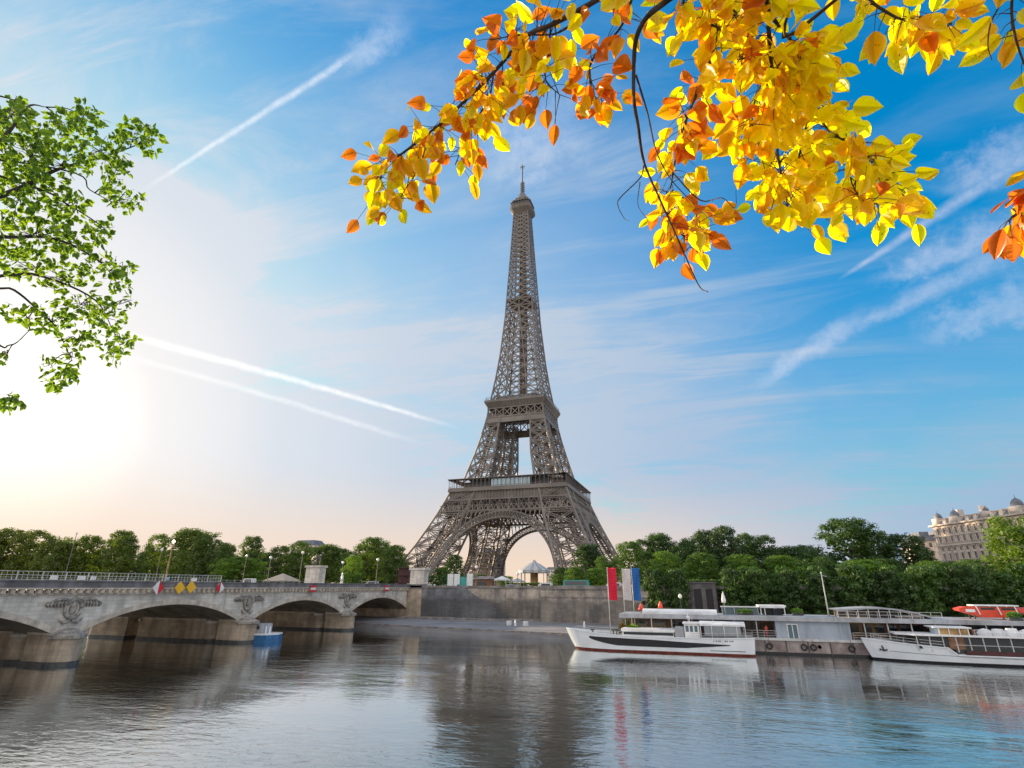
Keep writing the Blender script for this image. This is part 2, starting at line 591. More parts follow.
def water_material():
    m = bpy.data.materials.new('river_water'); m.use_nodes = True
    t = m.node_tree; q = NG(t); b = t.nodes['Principled BSDF']
    co = q.new('ShaderNodeTexCoord').outputs['Object']
    n0 = q.noise(co, .02, 3, .5)
    q.put(b.inputs['Base Color'], q.mix(q.smooth(n0, .3, .7), (.006, .013, .010), (.009, .017, .013)))
    b.inputs['Roughness'].default_value = .012
    b.inputs['IOR'].default_value = 1.33
    b.inputs['Specular IOR Level'].default_value = .5
    # calm and choppier patches, then three sizes of ripple
    gust = q.smooth(q.noise(q.mapping(co, scale=(.018, .05, 1), rot=(0, 0, radians(-14))), 1., 4, .55), .40, .62, .22, 1.)
    a = q.noise(q.mapping(co, scale=(.22, .50, 1), rot=(0, 0, radians(8))), 1., 3, .5, .6)
    c = q.noise(q.mapping(co, scale=(.9, 1.7, 1), rot=(0, 0, radians(-12))), 1., 4, .55, .5)
    e = q.noise(q.mapping(co, scale=(3.2, 5.2, 1), rot=(0, 0, radians(20))), 1., 3, .5, .3)
    h = q.m('ADD', q.m('MULTIPLY', a, .50), q.m('ADD', q.m('MULTIPLY', c, .34), q.m('MULTIPLY', e, .045)))
    h = q.m('MULTIPLY', h, gust)
    bn = q.new('ShaderNodeBump')
    bn.inputs['Strength'].default_value = 1.
    bn.inputs['Distance'].default_value = .11
    q.put(bn.inputs['Height'], h)
    t.links.new(bn.outputs[0], b.inputs['Normal'])
    gl = q.new('ShaderNodeBsdfGlossy')
    gl.inputs['Color'].default_value = (.90, .93, .93, 1)
    gl.inputs['Roughness'].default_value = .01
    t.links.new(bn.outputs[0], gl.inputs['Normal'])
    fr = q.new('ShaderNodeFresnel'); fr.inputs['IOR'].default_value = 1.33
    t.links.new(bn.outputs[0], fr.inputs['Normal'])
    mx = q.new('ShaderNodeMixShader')
    q.put(mx.inputs[0], q.m('ADD', q.m('MULTIPLY', fr.outputs[0], 1.75), .08, clamp=True))
    t.links.new(b.outputs[0], mx.inputs[1]); t.links.new(gl.outputs[0], mx.inputs[2])
    t.links.new(mx.outputs[0], t.nodes['Material Output'].inputs[0])
    return m


mb.face([(-1500, -330, WZ), (1500, -330, WZ), (1500, -180, WZ), (-1500, -180, WZ)])
tag(mb.build('river_water', water_material()), kind='structure')
# southern ground (city level), lower quay and its sloping stone edge
mb = MB()
mb.face([(-4000, -182, .45), (4000, -182, .45), (4000, 5000, .45), (-4000, 5000, .45)])
tag(mb.build('ground', M['ground']), kind='structure')
mb = MB()
mb.box(-1200, 1200, -178, -160, .25, .454)
tag(mb.build('road', M['asphalt']), kind='structure')
mb = MB()
mb.box(-1200, 1200, -181.2, -178, .2, .58)
tag(mb.build('pavement', M['bank']), kind='structure')
mb = MB()
for (xa, ya), (xb, yb) in zip(edge[:-1], edge[1:]):
    zt = -6.9
    mb.face([(xa, ya, zt), (xb, yb, zt), (xb, -180, -6.45), (xa, -180, -6.45)])
    mb.face([(xa, ya-.5, WZ-2), (xb, yb-.5, WZ-2), (xb, yb, zt), (xa, ya, zt)])
tag(mb.build('lower_quay', M['quay']), kind='structure')
mb = MB()
for (xa, ya), (xb, yb) in zip(edge[:-1], edge[1:]):
    mb.beam((xa, ya+.35, -6.93), (xb, yb+.35, -6.93), .8, .3)
tag(mb.build('quay_kerb', M['coping']), kind='structure')
# the near bank the photographer stands on
mb = MB()
mb.box(-1500, 1500, -900, -327.6, WZ-3, 0)
tag(mb.build('near_bank', M['bank']), kind='structure')

# embankment walls -------------------------------------------------
ew = thing('embankment_wall', 'tall dark stained stone embankment wall between bridge and stairs', 'wall', (42, -183.6, -6.5))
mb = MB(); mb.box(22.8, 40.5, -184.2, -182, -7, 1.2); mb.build('wall_face', M['wall2'], ew)
mb = MB(); mb.box(40.5, 63, -184.15, -182, -7, 1.2); mb.build('wall_face', M['wall'], ew)
mb = MB(); mb.box(22.8, 63.1, -184.5, -181.9, 1.2, 1.75)
mb.build('coping', M['coping'], ew)
ew2 = thing('embankment_wall', 'long pale grey stone embankment wall behind the flagpoles', 'wall', (120, -190, -6.5))
mb = MB(); mb.box(63, 300, -190.5, -182, -7, 1.0); mb.build('wall_face', M['wall'], ew2)
mb = MB(); mb.box(62.8, 300, -190.9, -189.6, 1.0, 1.85); mb.build('coping', M['coping'], ew2)
mb = MB()
mb.box(62.9, 300, -190.62, -190.5, -1.0, -.75)
mb.build('string_course', M['coping'], ew2)
# stairs ramp in front of the wall
st = thing('quay_stairs', 'stone stairway sloping down the embankment wall to the lower quay', 'stairs', (50, -186, -6.5))
mb = MB()
n = 22
for i in range(n):
    x0 = 39+i*.62; z1 = 1.1-(i+1)*.345
    mb.box(x0, x0+.62, -187.0, -184.25, -6.9, z1)
mb.build('steps', M['wall'], st)
mb = MB()
k = [(38.6, -6.9), (53.2, -6.9), (53.2, -5.6), (39, 2.1), (38.6, 2.1)]
mb.v += [(x, -187.35, z) for x, z in k]+[(x, -187.0, z) for x, z in k]
mb.f += [(0, 1, 2, 3, 4), (9, 8, 7, 6, 5)]+[(i, (i+1) % 5 + 0, (i+1) % 5+5, i+5)[::-1] for i in range(5)]
mb.mi += [0]*7
mb.build('side_wall', M['wall2'], st)
mb = MB(); mb.box(22.6, 78, -190.0, -184.4, -6.9, -6.25)
mb.build('plinth', M['coping'], st)
ew3 = thing('embankment_wall', 'dark embankment wall beyond the bridge on the left', 'wall', (-60, -184, -6.5))
mb = MB(); mb.box(-900, -13.2, -184.2, -182, -7, 1.2); mb.build('wall_face', M['wall'], ew3)
mb = MB(); mb.box(-900, -13.2, -184.5, -181.9, 1.2, 1.75); mb.build('coping', M['coping'], ew3)

# ------------------------------------------------------------------ bridge
BX0, BX1, YS = -13.0, 22.0, -183.6
ZSPR, ZCR, ZCOR, ZPAR = -4.43, -1.25, .62, 2.15
# arch intervals as distances from the south abutment
ARCH = [(.4, 28.2), (31.2, 59.2), (62.2, 90.2), (93.2, 121.2), (124.2, 151.4)]
br = thing('stone_bridge', 'long pale stone bridge of low arches crossing the river on the left', 'bridge', (4.5, -260, WZ))


def arcz(s, a, b):
    h = (b-a)/2; r = (h*h+(ZCR-ZSPR)**2)/(2*(ZCR-ZSPR))
    c = (a+b)/2
    return ZCR-r+sqrt(max(0, r*r-(s-c)**2))


for xf, sgn in ((BX1, 1), (BX0, -1)):
    mb = MB()
    s = 0.
    for a, b in ARCH:
        mb.face([(xf, YS-s, -5.2), (xf, YS-a, -5.2), (xf, YS-a, ZCOR), (xf, YS-s, ZCOR)][::sgn])
        N = 28
        for i in range(N):
            u = a+(b-a)*i/N; v = a+(b-a)*(i+1)/N
            mb.face([(xf, YS-u, arcz(u, a, b)), (xf, YS-v, arcz(v, a, b)), (xf, YS-v, ZCOR), (xf, YS-u, ZCOR)][::sgn])
        s = b
    mb.face([(xf, YS-s, -5.2), (xf, YS-200, -5.2), (xf, YS-200, ZCOR), (xf, YS-s, ZCOR)][::sgn])
    mb.build('spandrel_wall', M['limestone'], br)
    # voussoir ring, slightly proud
    for a, b in ARCH:
        mb = MB(); N = 36
        x1 = xf+sgn*.06
        for i in range(N):
            u = a+(b-a)*i/N; v = a+(b-a)*(i+1)/N
            z0, z1 = arcz(u, a, b), arcz(v, a, b)
            mb.face([(x1, YS-u, z0), (x1, YS-v, z1), (x1, YS-v, z1+.75), (x1, YS-u, z0+.75)])
            mb.face([(x1, YS-u, z0), (x1, YS-v, z1), (xf-sgn*.2, YS-v, z1), (xf-sgn*.2, YS-u, z0)])
            mb.face([(x1, YS-u, z0+.75), (x1, YS-v, z1+.75), (xf, YS-v, z1+.75), (xf, YS-u, z0+.75)])
        mb.build('arch_ring', M['cornice'], br)
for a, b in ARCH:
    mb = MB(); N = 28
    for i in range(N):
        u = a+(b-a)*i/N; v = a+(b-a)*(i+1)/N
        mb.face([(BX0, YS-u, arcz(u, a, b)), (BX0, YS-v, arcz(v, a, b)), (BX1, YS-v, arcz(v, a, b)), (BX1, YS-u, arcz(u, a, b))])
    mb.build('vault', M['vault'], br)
for k in range(4):
    sc = (ARCH[k][1]+ARCH[k+1][0])/2; y = YS-sc; hw = 1.9
    # three bodies in a row with open gaps, the middle one with pointed cutwaters
    for xa, xb, na, nb_, cw in ((17.9, BX1, 0, 1, 1), (-.7, 15.0, -1, 1, .75), (BX0, -4.4, -1, 0, 1)):
        def outline(grow, sgn, xf):
            n = 12
            return [(xf+sgn*(hw+.3+grow)*cw*sin(pi*j/n)*1.05, y-cos(pi*j/n)*(hw+grow)*sgn) for j in range(n+1)]
        for grow, z0_, z1_, nm_, mt_ in ((0., WZ-3, ZSPR-.02, 'pier', 'pierstone'), (.12, WZ-1, WZ+.45, 'footing', 'darkgrey')):
            poly = []
            poly += outline(grow, 1, xb) if nb_ else [(xb+grow, y-hw-grow), (xb+grow, y+hw+grow)]
            poly += outline(grow, -1, xa) if na else [(xa-grow, y+hw+grow), (xa-grow, y-hw-grow)]
            mb = MB(); mb.prism(poly, z0_, z1_)
            if nm_ == 'pier': p = mb.build(nm_, M[mt_], br)
            else: mb.build(nm_, M[mt_], p)
        if cw < 1:      # flat impost carrying the vault between the noses
            pass
        mb = MB(); mb.box(xa+.02, xb-.02, y-hw-.18, y+hw+.18, ZSPR-.02, ZSPR+.3); mb.build('impost', M['cornice'], p)
        for on, sg, xf in ((nb_, 1, xb), (na, -1, xa)):
            if not on: continue
            mb = MB(); n = 12
            def ring(r, z): return [(xf+sg*(r+.3)*cw*sin(pi*j/n)*1.05, y-cos(pi*j/n)*r*sg, z) for j in range(n+1)]
            top_ = ZSPR+(.75 if cw == 1 else 1.7)
            rs = [ring(hw+.3, ZSPR-.45), ring(hw+.35, ZSPR-.05), ring(hw-.2, ZSPR+.2), ring(hw*.5, (ZSPR+.2+top_)/2+.1), ring(.05, top_)]
            for r0, r1 in zip(rs[:-1], rs[1:]):
                for j in range(n):
                    mb.face([r0[j], r0[j+1], r1[j+1], r1[j]])
            mb.face(rs[0][::-1])
            mb.build('cap', M['carving'] if cw == 1 else M['limestone'], p)
    # carved eagle in a wreath over the pier
    mb = MB(); mb.smooth = True
    x = BX1+.1; zc_ = -1.35
    mb.tube([(x+.05, y+1.05*cos(t), zc_+1.15*sin(t)) for t in [2*pi*i/20 for i in range(21)]], .23, 6)
    mb.lathe((x, y, zc_-.75), [(.05, 0), (.42, .25), (.5, .8), (.34, 1.3), (.2, 1.5), (.24, 1.75), (.05, 2.0)], 10, .6, 1)
    for sg in (-1, 1):
        for j in range(6):
            yy = y+sg*(1.05+j*.42); zz = zc_+.85-.07*j
            mb.tube([(x+.08, yy, zz+.28), (x+.14, yy+sg*.25, zz-.05), (x+.05, yy+sg*.12, zz-.72+j*.08)], [.2, .19, .07], 5)
        mb.tube([(x+.1, y+sg*.7, zc_+1.0), (x+.15, y+sg*2.0, zc_+1.22), (x+.1, y+sg*3.6, zc_+.6)], [.2, .22, .08], 6)
        mb.tube([(x+.05, y+sg*.2, zc_-1.45), (x+.12, y+sg*.9, zc_-1.7), (x+.05, y+sg*1.5, zc_-1.25)], [.22, .2, .06], 6)
    mb.build('eagle_relief', M['carving'], br)
# cornice with modillions
YN = YS-170
for xf, sgn in ((BX1, 1), (BX0, -1)):
    mb = MB()
    xa, xb = sorted((xf, xf+sgn*.75))
    mb.box(xa, xb, YN, YS, ZCOR+.45, ZCOR+.62)
    xa, xb = sorted((xf, xf+sgn*.2))
    mb.box(xa, xb, YN, YS, ZCOR-.28, ZCOR-.05)
    y = YS-.6
    xa, xb = sorted((xf, xf+sgn*.62))
    while y > YN:
        mb.box(xa, xb, y-.24, y+.24, ZCOR-.05, ZCOR+.45)
        y -= 1.0
    mb.build('cornice', M['cornice'], br)
    mb = MB()
    xa, xb = sorted((xf+sgn*.45, xf-sgn*.05))
    mb.box(xa, xb, YN, YS, ZCOR+.62, ZPAR-.18)
    xa, xb = sorted((xf+sgn*.55, xf-sgn*.15))
    mb.box(xa, xb, YN, YS, ZPAR-.18, ZPAR)
    y = YS-4
    mb.build('parapet', M['parapet'], br)
mb = MB(); mb.box(BX0+.2, BX1-.2, YN, YS+2, -.2, .95)
mb.build('deck', M['asphalt'], br)
# abutment with rusticated pilasters
mb = MB(); mb.box(BX0-1.2, BX1+1.2, YS-.4, YS+4, -7, ZCOR+.6); mb.box(BX1+.1, BX1+4.5, YS-.9, YS+2.5, -7, ZCOR+.4)
mb.build('abutment', M['pierstone'], br)
mb = MB(); mb.box(BX1+.1, BX1+4.7, YS-1.1, YS+2.7, ZCOR+.4, ZCOR+.62); mb.box(BX1+.3, BX1+4.5, YS-.9, YS+2.5, ZCOR+.62, ZPAR-.05)
mb.build('abutment_coping', M['parapet'], br)

# metal barrier along the carriageway
rl = thing('metal_barrier', 'pale metal railing barrier along the bridge roadway', 'barrier', (BX1-4, -280, .95))
mb = MB(); y = YS-64; xr = BX1-4
y1 = YS-160
while y > y1:
    mb.beam((xr, y, .95), (xr, y, 3.28), .11)
    y -= 3.0
for z in (2.25, 2.8, 3.26):
    mb.beam((xr, YS-64, z), (xr, y1, z), .07)
y = YS-64
while y > y1:
    mb.beam((xr, y, 2.3), (xr, y, 3.25), .035); y -= .6
mb.build('rails', M['steel'], rl)
for s_, w_ in ((92.2, .9), (88.5, 1.0), (87.0, .7), (69.5, 1.0)):
    mb = MB(); mb.box(xr+.1, xr+.3, YS-s_-w_, YS-s_, 2.25, 2.75); mb.build('white_panel', M['white'], rl)
rl2 = thing('metal_barrier', 'far pale railing on the upstream side of the bridge', 'barrier', (BX0+1, -280, .95))
mb = MB(); y = YS
while y > y1:
    mb.beam((BX0+1, y, .95), (BX0+1, y, 2.9), .08); y -= 2.5
for z in (2.2, 2.85):
    mb.beam((BX0+1, YS, z), (BX0+1, y1, z), .06)
mb.build('rails', M['steel'], rl2)

# navigation signs on the parapet
def sign_stripes(y, z, w, h, label):
    t = thing('bridge_sign', label, 'sign', (BX1+1.0, y, z))
    mb = MB(); mb.box(BX1+.98, BX1+1.06, y-w/2, y+w/2, z-h/2, z+h/2); mb.build('panel', M['signred'], t)
    mb = MB(); mb.box(BX1+1.065, BX1+1.075, y-w/2, y+w/2, z-h/6, z+h/6); mb.build('white_stripe', M['white'], t)
    mb = MB(); mb.box(BX1+.45, BX1+.98, y-.1, y+.1, z-h/2-.1, z+h/2); mb.build('bracket', M['steel'], t)


def sign_halves(y, z, r, label, flip=1):
    t = thing('bridge_sign', label, 'sign', (BX1+1.0, y, z))
    x0, x1 = BX1+1.0, BX1+1.08
    pts = [(y-r, z), (y, z-r), (y+r, z), (y, z+r)]
    mb = MB()
    def half(sg):
        q = [(y, z-r), (y+sg*r, z), (y, z+r)]
        mb2 = MB()
        mb2.face([(x1, a, b) for a, b in q]); mb2.face([(x0, a, b) for a, b in q][::-1])
        for i in range(3):
            (a, b), (c, d) = q[i], q[(i+1) % 3]
            mb2.face([(x0, a, b), (x0, c, d), (x1, c, d), (x1, a, b)])
        return mb2
    half(flip).build('red_half', M['signred'], t)
    half(-flip).build('white_half', M['white'], t)
    mb = MB(); mb.box(BX1+.45, BX1+1.0, y-.1, y+.1, z-r*.8, z+r*.8); mb.build('bracket', M['steel'], t)


def sign_diamond(y, z, r, label):
    t = thing('bridge_sign', label, 'sign', (BX1+1.0, y, z), group='yellow diamond signs on the bridge parapet')
    mb = MB(); x0, x1 = BX1+1.0, BX1+1.08
    q = [(y-r, z), (y, z-r), (y+r, z), (y, z+r)]
    mb.face([(x1, a, b) for a, b in q]); mb.face([(x0, a, b) for a, b in q][::-1])
    for i in range(4):
        (a, b), (c, d) = q[i], q[(i+1) % 4]
        mb.face([(x0, a, b), (x0, c, d), (x1, c, d), (x1, a, b)])
    mb.build('panel', M['signyellow'], t)
    mb = MB(); mb.box(BX1+.45, BX1+1.0, y-.1, y+.1, z-r*.8, z+r*.8); mb.build('bracket', M['steel'], t)


sign_halves(-264.2, 1.2, 1.0, 'red and white diamond sign on parapet left of the yellow diamonds', 1)
sign_diamond(-260.4, 1.2, .95, 'yellow diamond sign beside the red and white sign over the big arch')
sign_diamond(-258.3, 1.3, .95, 'yellow diamond sign right of its yellow twin on the parapet')
sign_halves(-252.4, 1.2, .9, 'small red and white diamond sign right of the yellow diamonds', -1)
sign_stripes(-227.5, 1.0, 1.7, 1.3, 'red sign with white bar over the second arch from the right')
sign_stripes(-197.5, 1.0, 1.7, 1.3, 'red sign with white bar over the rightmost bridge arch')

# ------------------------------------------------------------------ the iron tower
OUT = [(0, 62.5), (10, 56.4), (20, 50.6), (30, 45.6), (40, 41), (50, 36.9), (57.3, 34.2), (58, 30.6), (80, 24.3), (92, 21.4), (104, 18.9), (112, 18.0), (120, 16.8), (130, 15.2), (150, 12.7), (182, 10.0), (200, 9.2), (242, 7.0), (267, 5.8), (278, 5.4)]
INN = [(0, 37.5), (20, 30.5), (40, 23.5), (57.3, 18.8), (58, 16.4), (80, 11.8), (100, 10.4), (112, 8.6), (120, 7.4), (150, 4.2), (180, .9), (190, 0), (280, 0)]


def interp(tb, z):
    for (a, va), (b, vb) in zip(tb[:-1], tb[1:]):
        if z <= b:
            return va+(vb-va)*(z-a)/(b-a)
    return tb[-1][1]


def wo_(z): return interp(OUT, z)
def wi_(z): return interp(INN, z)


TZ = .45
tower = thing('lattice_tower', 'tall brown iron lattice tower with two square platforms rising over the river', 'tower', (0, 0, TZ))
DZ = 0


def leg(mb, sx, sy, levels, ch, w, tt, tz, mid=True):
    for z0, z1 in zip(levels[:-1], levels[1:]):
        def cs(z):
            o, i = wo_(z), wi_(z)
            return [Vector((sx*o, sy*o, z)), Vector((sx*i, sy*o, z)), Vector((sx*i, sy*i, z)), Vector((sx*o, sy*i, z))]
        a, b = cs(z0), cs(z1)
        for k in range(4):
            mb.beam(a[k], b[k], ch, ch)
            k2 = (k+1) % 4
            nrm = (a[k2]-a[k]).cross(b[k]-a[k]).normalized()
            mb.lat(b[k], b[k2], nrm, w*1.1, tt, tz)
            if mid:
                ma, m_b = (a[k]+a[k2])/2, (b[k]+b[k2])/2
                zm = (a[k]+b[k])/2; zm2 = (a[k2]+b[k2])/2
                mb.lat(a[k], m_b, nrm, w, tt, tz); mb.lat(a[k2], m_b, nrm, w, tt, tz)
                mb.lat(ma, b[k], nrm, w, tt, tz); mb.lat(ma, b[k2], nrm, w, tt, tz)
                mb.beam(ma, m_b, tt*1.6)
            else:
                mb.lat(a[k], b[k2], nrm, w, tt, tz); mb.lat(a[k2], b[k], nrm, w, tt, tz)
        # horizontal diaphragm
        mb.beam(b[0], b[2], tt*1.5); mb.beam(b[1], b[3], tt*1.5)


for sx in (-1, 1):
    for sy in (-1, 1):
        mb = MB()
        leg(mb, sx, sy, [3.5, 13.5, 23, 32, 40.5, 48.5, 56], 1.1, 1.2, .25, .14, mid=False)
        # second, finer web half-way
        for z0 in (13.5, 23, 32, 40.5):
            z = z0-4.6
            o, i = wo_(z), wi_(z)
            c = [Vector((sx*o, sy*o, z)), Vector((sx*i, sy*o, z)), Vector((sx*i, sy*i, z)), Vector((sx*o, sy*i, z))]
            for k in range(4):
                mb.beam(c[k], c[(k+1) % 4], .3)
        lg = mb.build('lower_leg', M['iron'], tower)
        # inclined lift track and stairs inside the leg
        mb = MB()
        for (za, zb) in ((3.5, 30), (30, 56)):
            ca = (wo_(za)+wi_(za))/2; cb_ = (wo_(zb)+wi_(zb))/2
            for d in (-2.3, 2.3):
                mb.beam((sx*(ca+d), sy*(ca-d), za), (sx*(cb_+d), sy*(cb_-d), zb), .8, .8)
            for j in range(12):
                t = j/12; z = za+(zb-za)*t; c = ca+(cb_-ca)*t
                mb.beam((sx*(c-2.3), sy*(c+2.3), z), (sx*(c+2.3), sy*(c-2.3), z+1.0), .4)
        mb.build('lift_track', M['iron_dark'], lg)
        # masonry foot
        for ox in (62.5, 37.5):
            for oy in (62.5, 37.5):
                mb = MB()
                mb.prism([(sx*ox+dx, sy*oy+dy) for dx, dy in ((-3, -3), (3, -3), (3, 3), (-3, 3))], TZ-.2, 3.0)
                mb.prism([(sx*(ox-.6)+dx, sy*(oy-.6)+dy) for dx, dy in ((-2, -2), (2, -2), (2, 2), (-2, 2))], 3.0, 4.0)
                mb.build('masonry_foot', M['limestone'], lg)
        mb = MB()
        leg(mb, sx, sy, [61, 70, 78, 85.5, 92.5, 99, 105], .95, 1.0, .28, .17, mid=False)
        ul = mb.build('upper_leg', M['iron'], tower)
        mb = MB()
        za, zb = 61, 104
        ca = (wo_(za)+wi_(za))/2; cb_ = (wo_(zb)+wi_(zb))/2
        for d in (-1.6, 1.6):
            mb.beam((sx*(ca+d), sy*(ca-d), za), (sx*(cb_+d), sy*(cb_-d), zb), .75, .75)
        for j in range(26):
            t = j/26; z = za+(zb-za)*t; c = ca+(cb_-ca)*t
            mb.beam((sx*(c-1.6), sy*(c+1.6), z), (sx*(c+1.6), sy*(c-1.6), z+.8), .45)
            o, i = c-1.6, c+1.6
        mb.beam((sx*(wi_(za)+1.2), sy*(wi_(za)+1.2), za), (sx*(wi_(zb)+1), sy*(wi_(zb)+1), zb), 1.9, 1.1)
        mb.build('lift_track', M['iron_dark'], ul)


def rot4(fn, name, mats, parent, z=0):
    """the same piece on each of the four faces, each its own mesh"""
    out = []
    for k in range(4):
        m_ = MB(); fn(m_)
        c, s = round(cos(k*pi/2)), round(sin(k*pi/2))
        m_.v = [(x*c-y*s, x*s+y*c, zz) for x, y, zz in m_.v]
        out.append(m_.build(name, mats, parent))
    return out


# the great arches: two lattice ribs lying on the slope of the face
def arch_pt(t, k):
    # t 0..pi, k 0 = intrados, 1 = extrados
    rx = 34.0+k*3.2; rz = 35.5+k*3.6
    x = rx*cos(t); z = 2.5+rz*sin(t)
    return x, z


def fy(z, d=0.): return -(wo_(max(0, z))-d)


def big_arch(m_):
    N = 54
    for d in (0.1, 3.2):
        for k in (0, 1):
            for i in range(N):
                x0, z0 = arch_pt(pi*i/N, k); x1, z1 = arch_pt(pi*(i+1)/N, k)
                m_.beam((x0, fy(z0, d), z0), (x1, fy(z1, d), z1), .55, .75)
        for i in range(N):
            x0, z0 = arch_pt(pi*i/N, 0); x1, z1 = arch_pt(pi*(i+1)/N, 1)
            x2, z2 = arch_pt(pi*(i+1)/N, 0); x3, z3 = arch_pt(pi*i/N, 1)
            m_.beam((x0, fy(z0, d), z0), (x1, fy(z1, d), z1), .22)
            m_.beam((x2, fy(z2, d), z2), (x3, fy(z3, d), z3), .22)
            m_.beam((x0, fy(z0, d), z0), (x3, fy(z3, d), z3), .3)
    for i in range(0, N):
        for k in (0, 1):
            x0, z0 = arch_pt(pi*i/N, k)
            m_.beam((x0, fy(z0, .1), z0), (x0, fy(z0, 3.2), z0), .35)
    # soffit plate strips
    for i in range(N):
        x0, z0 = arch_pt(pi*i/N, 0); x1, z1 = arch_pt(pi*(i+1)/N, 0)
        m_.face([(x0, fy(z0, .1), z0), (x1, fy(z1, .1), z1), (x1, fy(z1, 1.1), z1), (x0, fy(z0, 1.1), z0)])
        m_.face([(x0, fy(z0, 2.4), z0), (x1, fy(z1, 2.4), z1), (x1, fy(z1, 3.2), z1), (x0, fy(z0, 3.2), z0)])


rot4(big_arch, 'decorative_arch', M['iron'], tower)


def spandrel(m_):
    # round-headed openings between arch and girder
    x = -27.0
    while x < 27.1:
        zt = 42.0
        t = math.acos(max(-1, min(1, x/37.2))); zb = 2.5+39.1*sin(t)
        if zt-zb > .8:
            y0, y1 = fy(zb, .1), fy(zt, .1)
            m_.beam((x, y0, zb), (x, y1, zt), .42, .5)
            if zt-zb > 2.6:
                for j in range(6):
                    a0, a1 = pi*j/6, pi*(j+1)/6
                    m_.beam((x+1.35-1.1*cos(a0), fy(zt-1.5, .1), zt-1.7+1.1*sin(a0)), (x+1.35-1.1*cos(a1), fy(zt-1.5, .1), zt-1.7+1.1*sin(a1)), .3)
        x += 2.7
    m_.beam((-wi_(42)-1, fy(42, .1), 42), (wi_(42)+1, fy(42, .1), 42), .6, .7)


rot4(spandrel, 'arch_spandrel', M['iron'], tower)


def girder1(m_):
    # diamond lattice girder 42-49 across the whole face
    z0, z1 = 42.3, 49.0
    for d in (0., 3.0):
        a0, a1 = wo_(z0)-d*.2, wo_(z1)-d*.2
        y0, y1 = -wo_(z0)+d-.15, -wo_(z1)+d-.15
        m_.beam((-a0, y0, z0), (a0, y0, z0), .6, .7); m_.beam((-a1, y1, z1), (a1, y1, z1), .6, .8)
        m_.beam((-a0, (y0*.45+y1*.55)-.02, z0+.5*(z1-z0)), (a0, (y0*.45+y1*.55)-.02, z0+.5*(z1-z0)), .25)
        n = 26
        for i in range(n):
            for f in (0, 1):
                u0 = -1+2*i/n; u1 = -1+2*(i+1)/n
                if f: u0, u1 = u1, u0
                um = (u0+u1)/2
                m_.beam((u0*a0, y0, z0), (um*(a0+a1)/2, (y0+y1)/2, (z0+z1)/2), .42)
                m_.beam((um*(a0+a1)/2, (y0+y1)/2, (z0+z1)/2), (u1*a1, y1, z1), .42)
                m_.beam((u0*a1, y1, z1), (um*(a0+a1)/2, (y0+y1)/2, (z0+z1)/2), .42)
        for i in range(0, n+1, 2):
            u = -1+2*i/n
            m_.beam((u*a0, y0, z0), (u*a1, y1, z1), .34)


rot4(girder1, 'platform_girder', M['iron'], tower)

p1 = None
mb = MB()    # floor structure with the central void
H = 34.6; V = 12.5; z = 54.3
for x0, x1, y0, y1 in ((-H, H, -H, -V), (-H, H, V, H), (-H, -V, -V, V), (V, H, -V, V)):
    mb.box(x0, x1, y0, y1, z, z+.8)
for k in range(-6, 7):
    c = k*5.3
    for a, b in ((-H+.2, -V), (V, H-.2)):
        mb.lat((c, a, z-2), (c, b, z-2), (1, 0, 0), 3.4, .35, .22)
        mb.lat((a, c, z-2), (b, c, z-2), (0, 1, 0), 3.4, .35, .22)
p1 = mb.build('first_platform', M['iron_dark'], tower)


def frieze(m_):
    hb = 35.6; h0 = 35.2
    m_.box(-h0, h0-.02, -h0, -h0+.4, 49.3, 54.2)
    m_.box(-hb-.8, hb+.8, -hb-.85, -hb+.35, 54.2, 55.5)
    m_.box(-hb, hb, -hb-.1, -hb+.2, 49.0, 49.4)
    n = 36
    for i in range(n+1):
        x = -h0+2*h0*i/n
        m_.beam((x, -h0-.1, 49.4), (x, -h0-.35, 53.2), .36, .5)
        m_.beam((x, -h0-.2, 53.0), (x, -h0-1.0, 54.3), .36, .5)


def gallery(m_):
    hb = 36.2
    m_.box(-hb, hb, -hb-.0, -hb+.12, 55.5, 56.5)
    n = 28
    for i in range(n+1):
        x = -hb+.2+(2*hb-.4)*i/n
        m_.beam((x, -hb+.3, 55.5), (x, -hb+.3, 61.5), .22)
        m_.beam((x, -hb+.3, 60.4), (x+.9, -hb+.3, 61.4), .16)
        m_.beam((x, -hb+.3, 60.4), (x-.9, -hb+.3, 61.4), .16)
    m_.box(-hb-.5, hb+.5-.01, -hb-.5, -hb+4.2, 61.5, 61.85)
    m_.beam((-hb, -hb+.2, 57.2), (hb, -hb+.2, 57.2), .12)


rot4(frieze, 'frieze', M['iron'], p1)
rot4(gallery, 'gallery', M['iron'], p1)
mb = MB()
for k in range(4):
    m_ = MB()
    m_.box(-24, 24, -31.5, -25.5, 55.15, 61.2)
    m_.box(-25, 25, -32.2, -24.8, 61.2, 61.6)
    c, s = round(cos(k*pi/2)), round(sin(k*pi/2))
    m_.v = [(x*c-y*s, x*s+y*c, zz) for x, y, zz in m_.v]
    if k == 0:
        m_.v = [(x, y, zz) for x, y, zz in m_.v]
    m_.build('pavilion', M['iron_dark'] if k % 2 else M['darkgrey'], p1)
mb = MB(); mb.box(-9.2, 14.6, -35.4, -35.2, 56.6, 60.9); mb.build('glazed_screen', M['clear'] if False else mat('pale_blue_screen', (.42, .56, .62), .25, .1, .15), p1)
mb = MB()
for i in range(9):
    x = -9.2+23.8*i/8
    mb.box(x-.07, x+.07, -35.48, -35.4, 56.6, 60.9)
mb.box(-9.4, 14.8, -35.5, -35.41, 56.4, 56.6)
mb.build('screen_frame', M['iron'], p1)

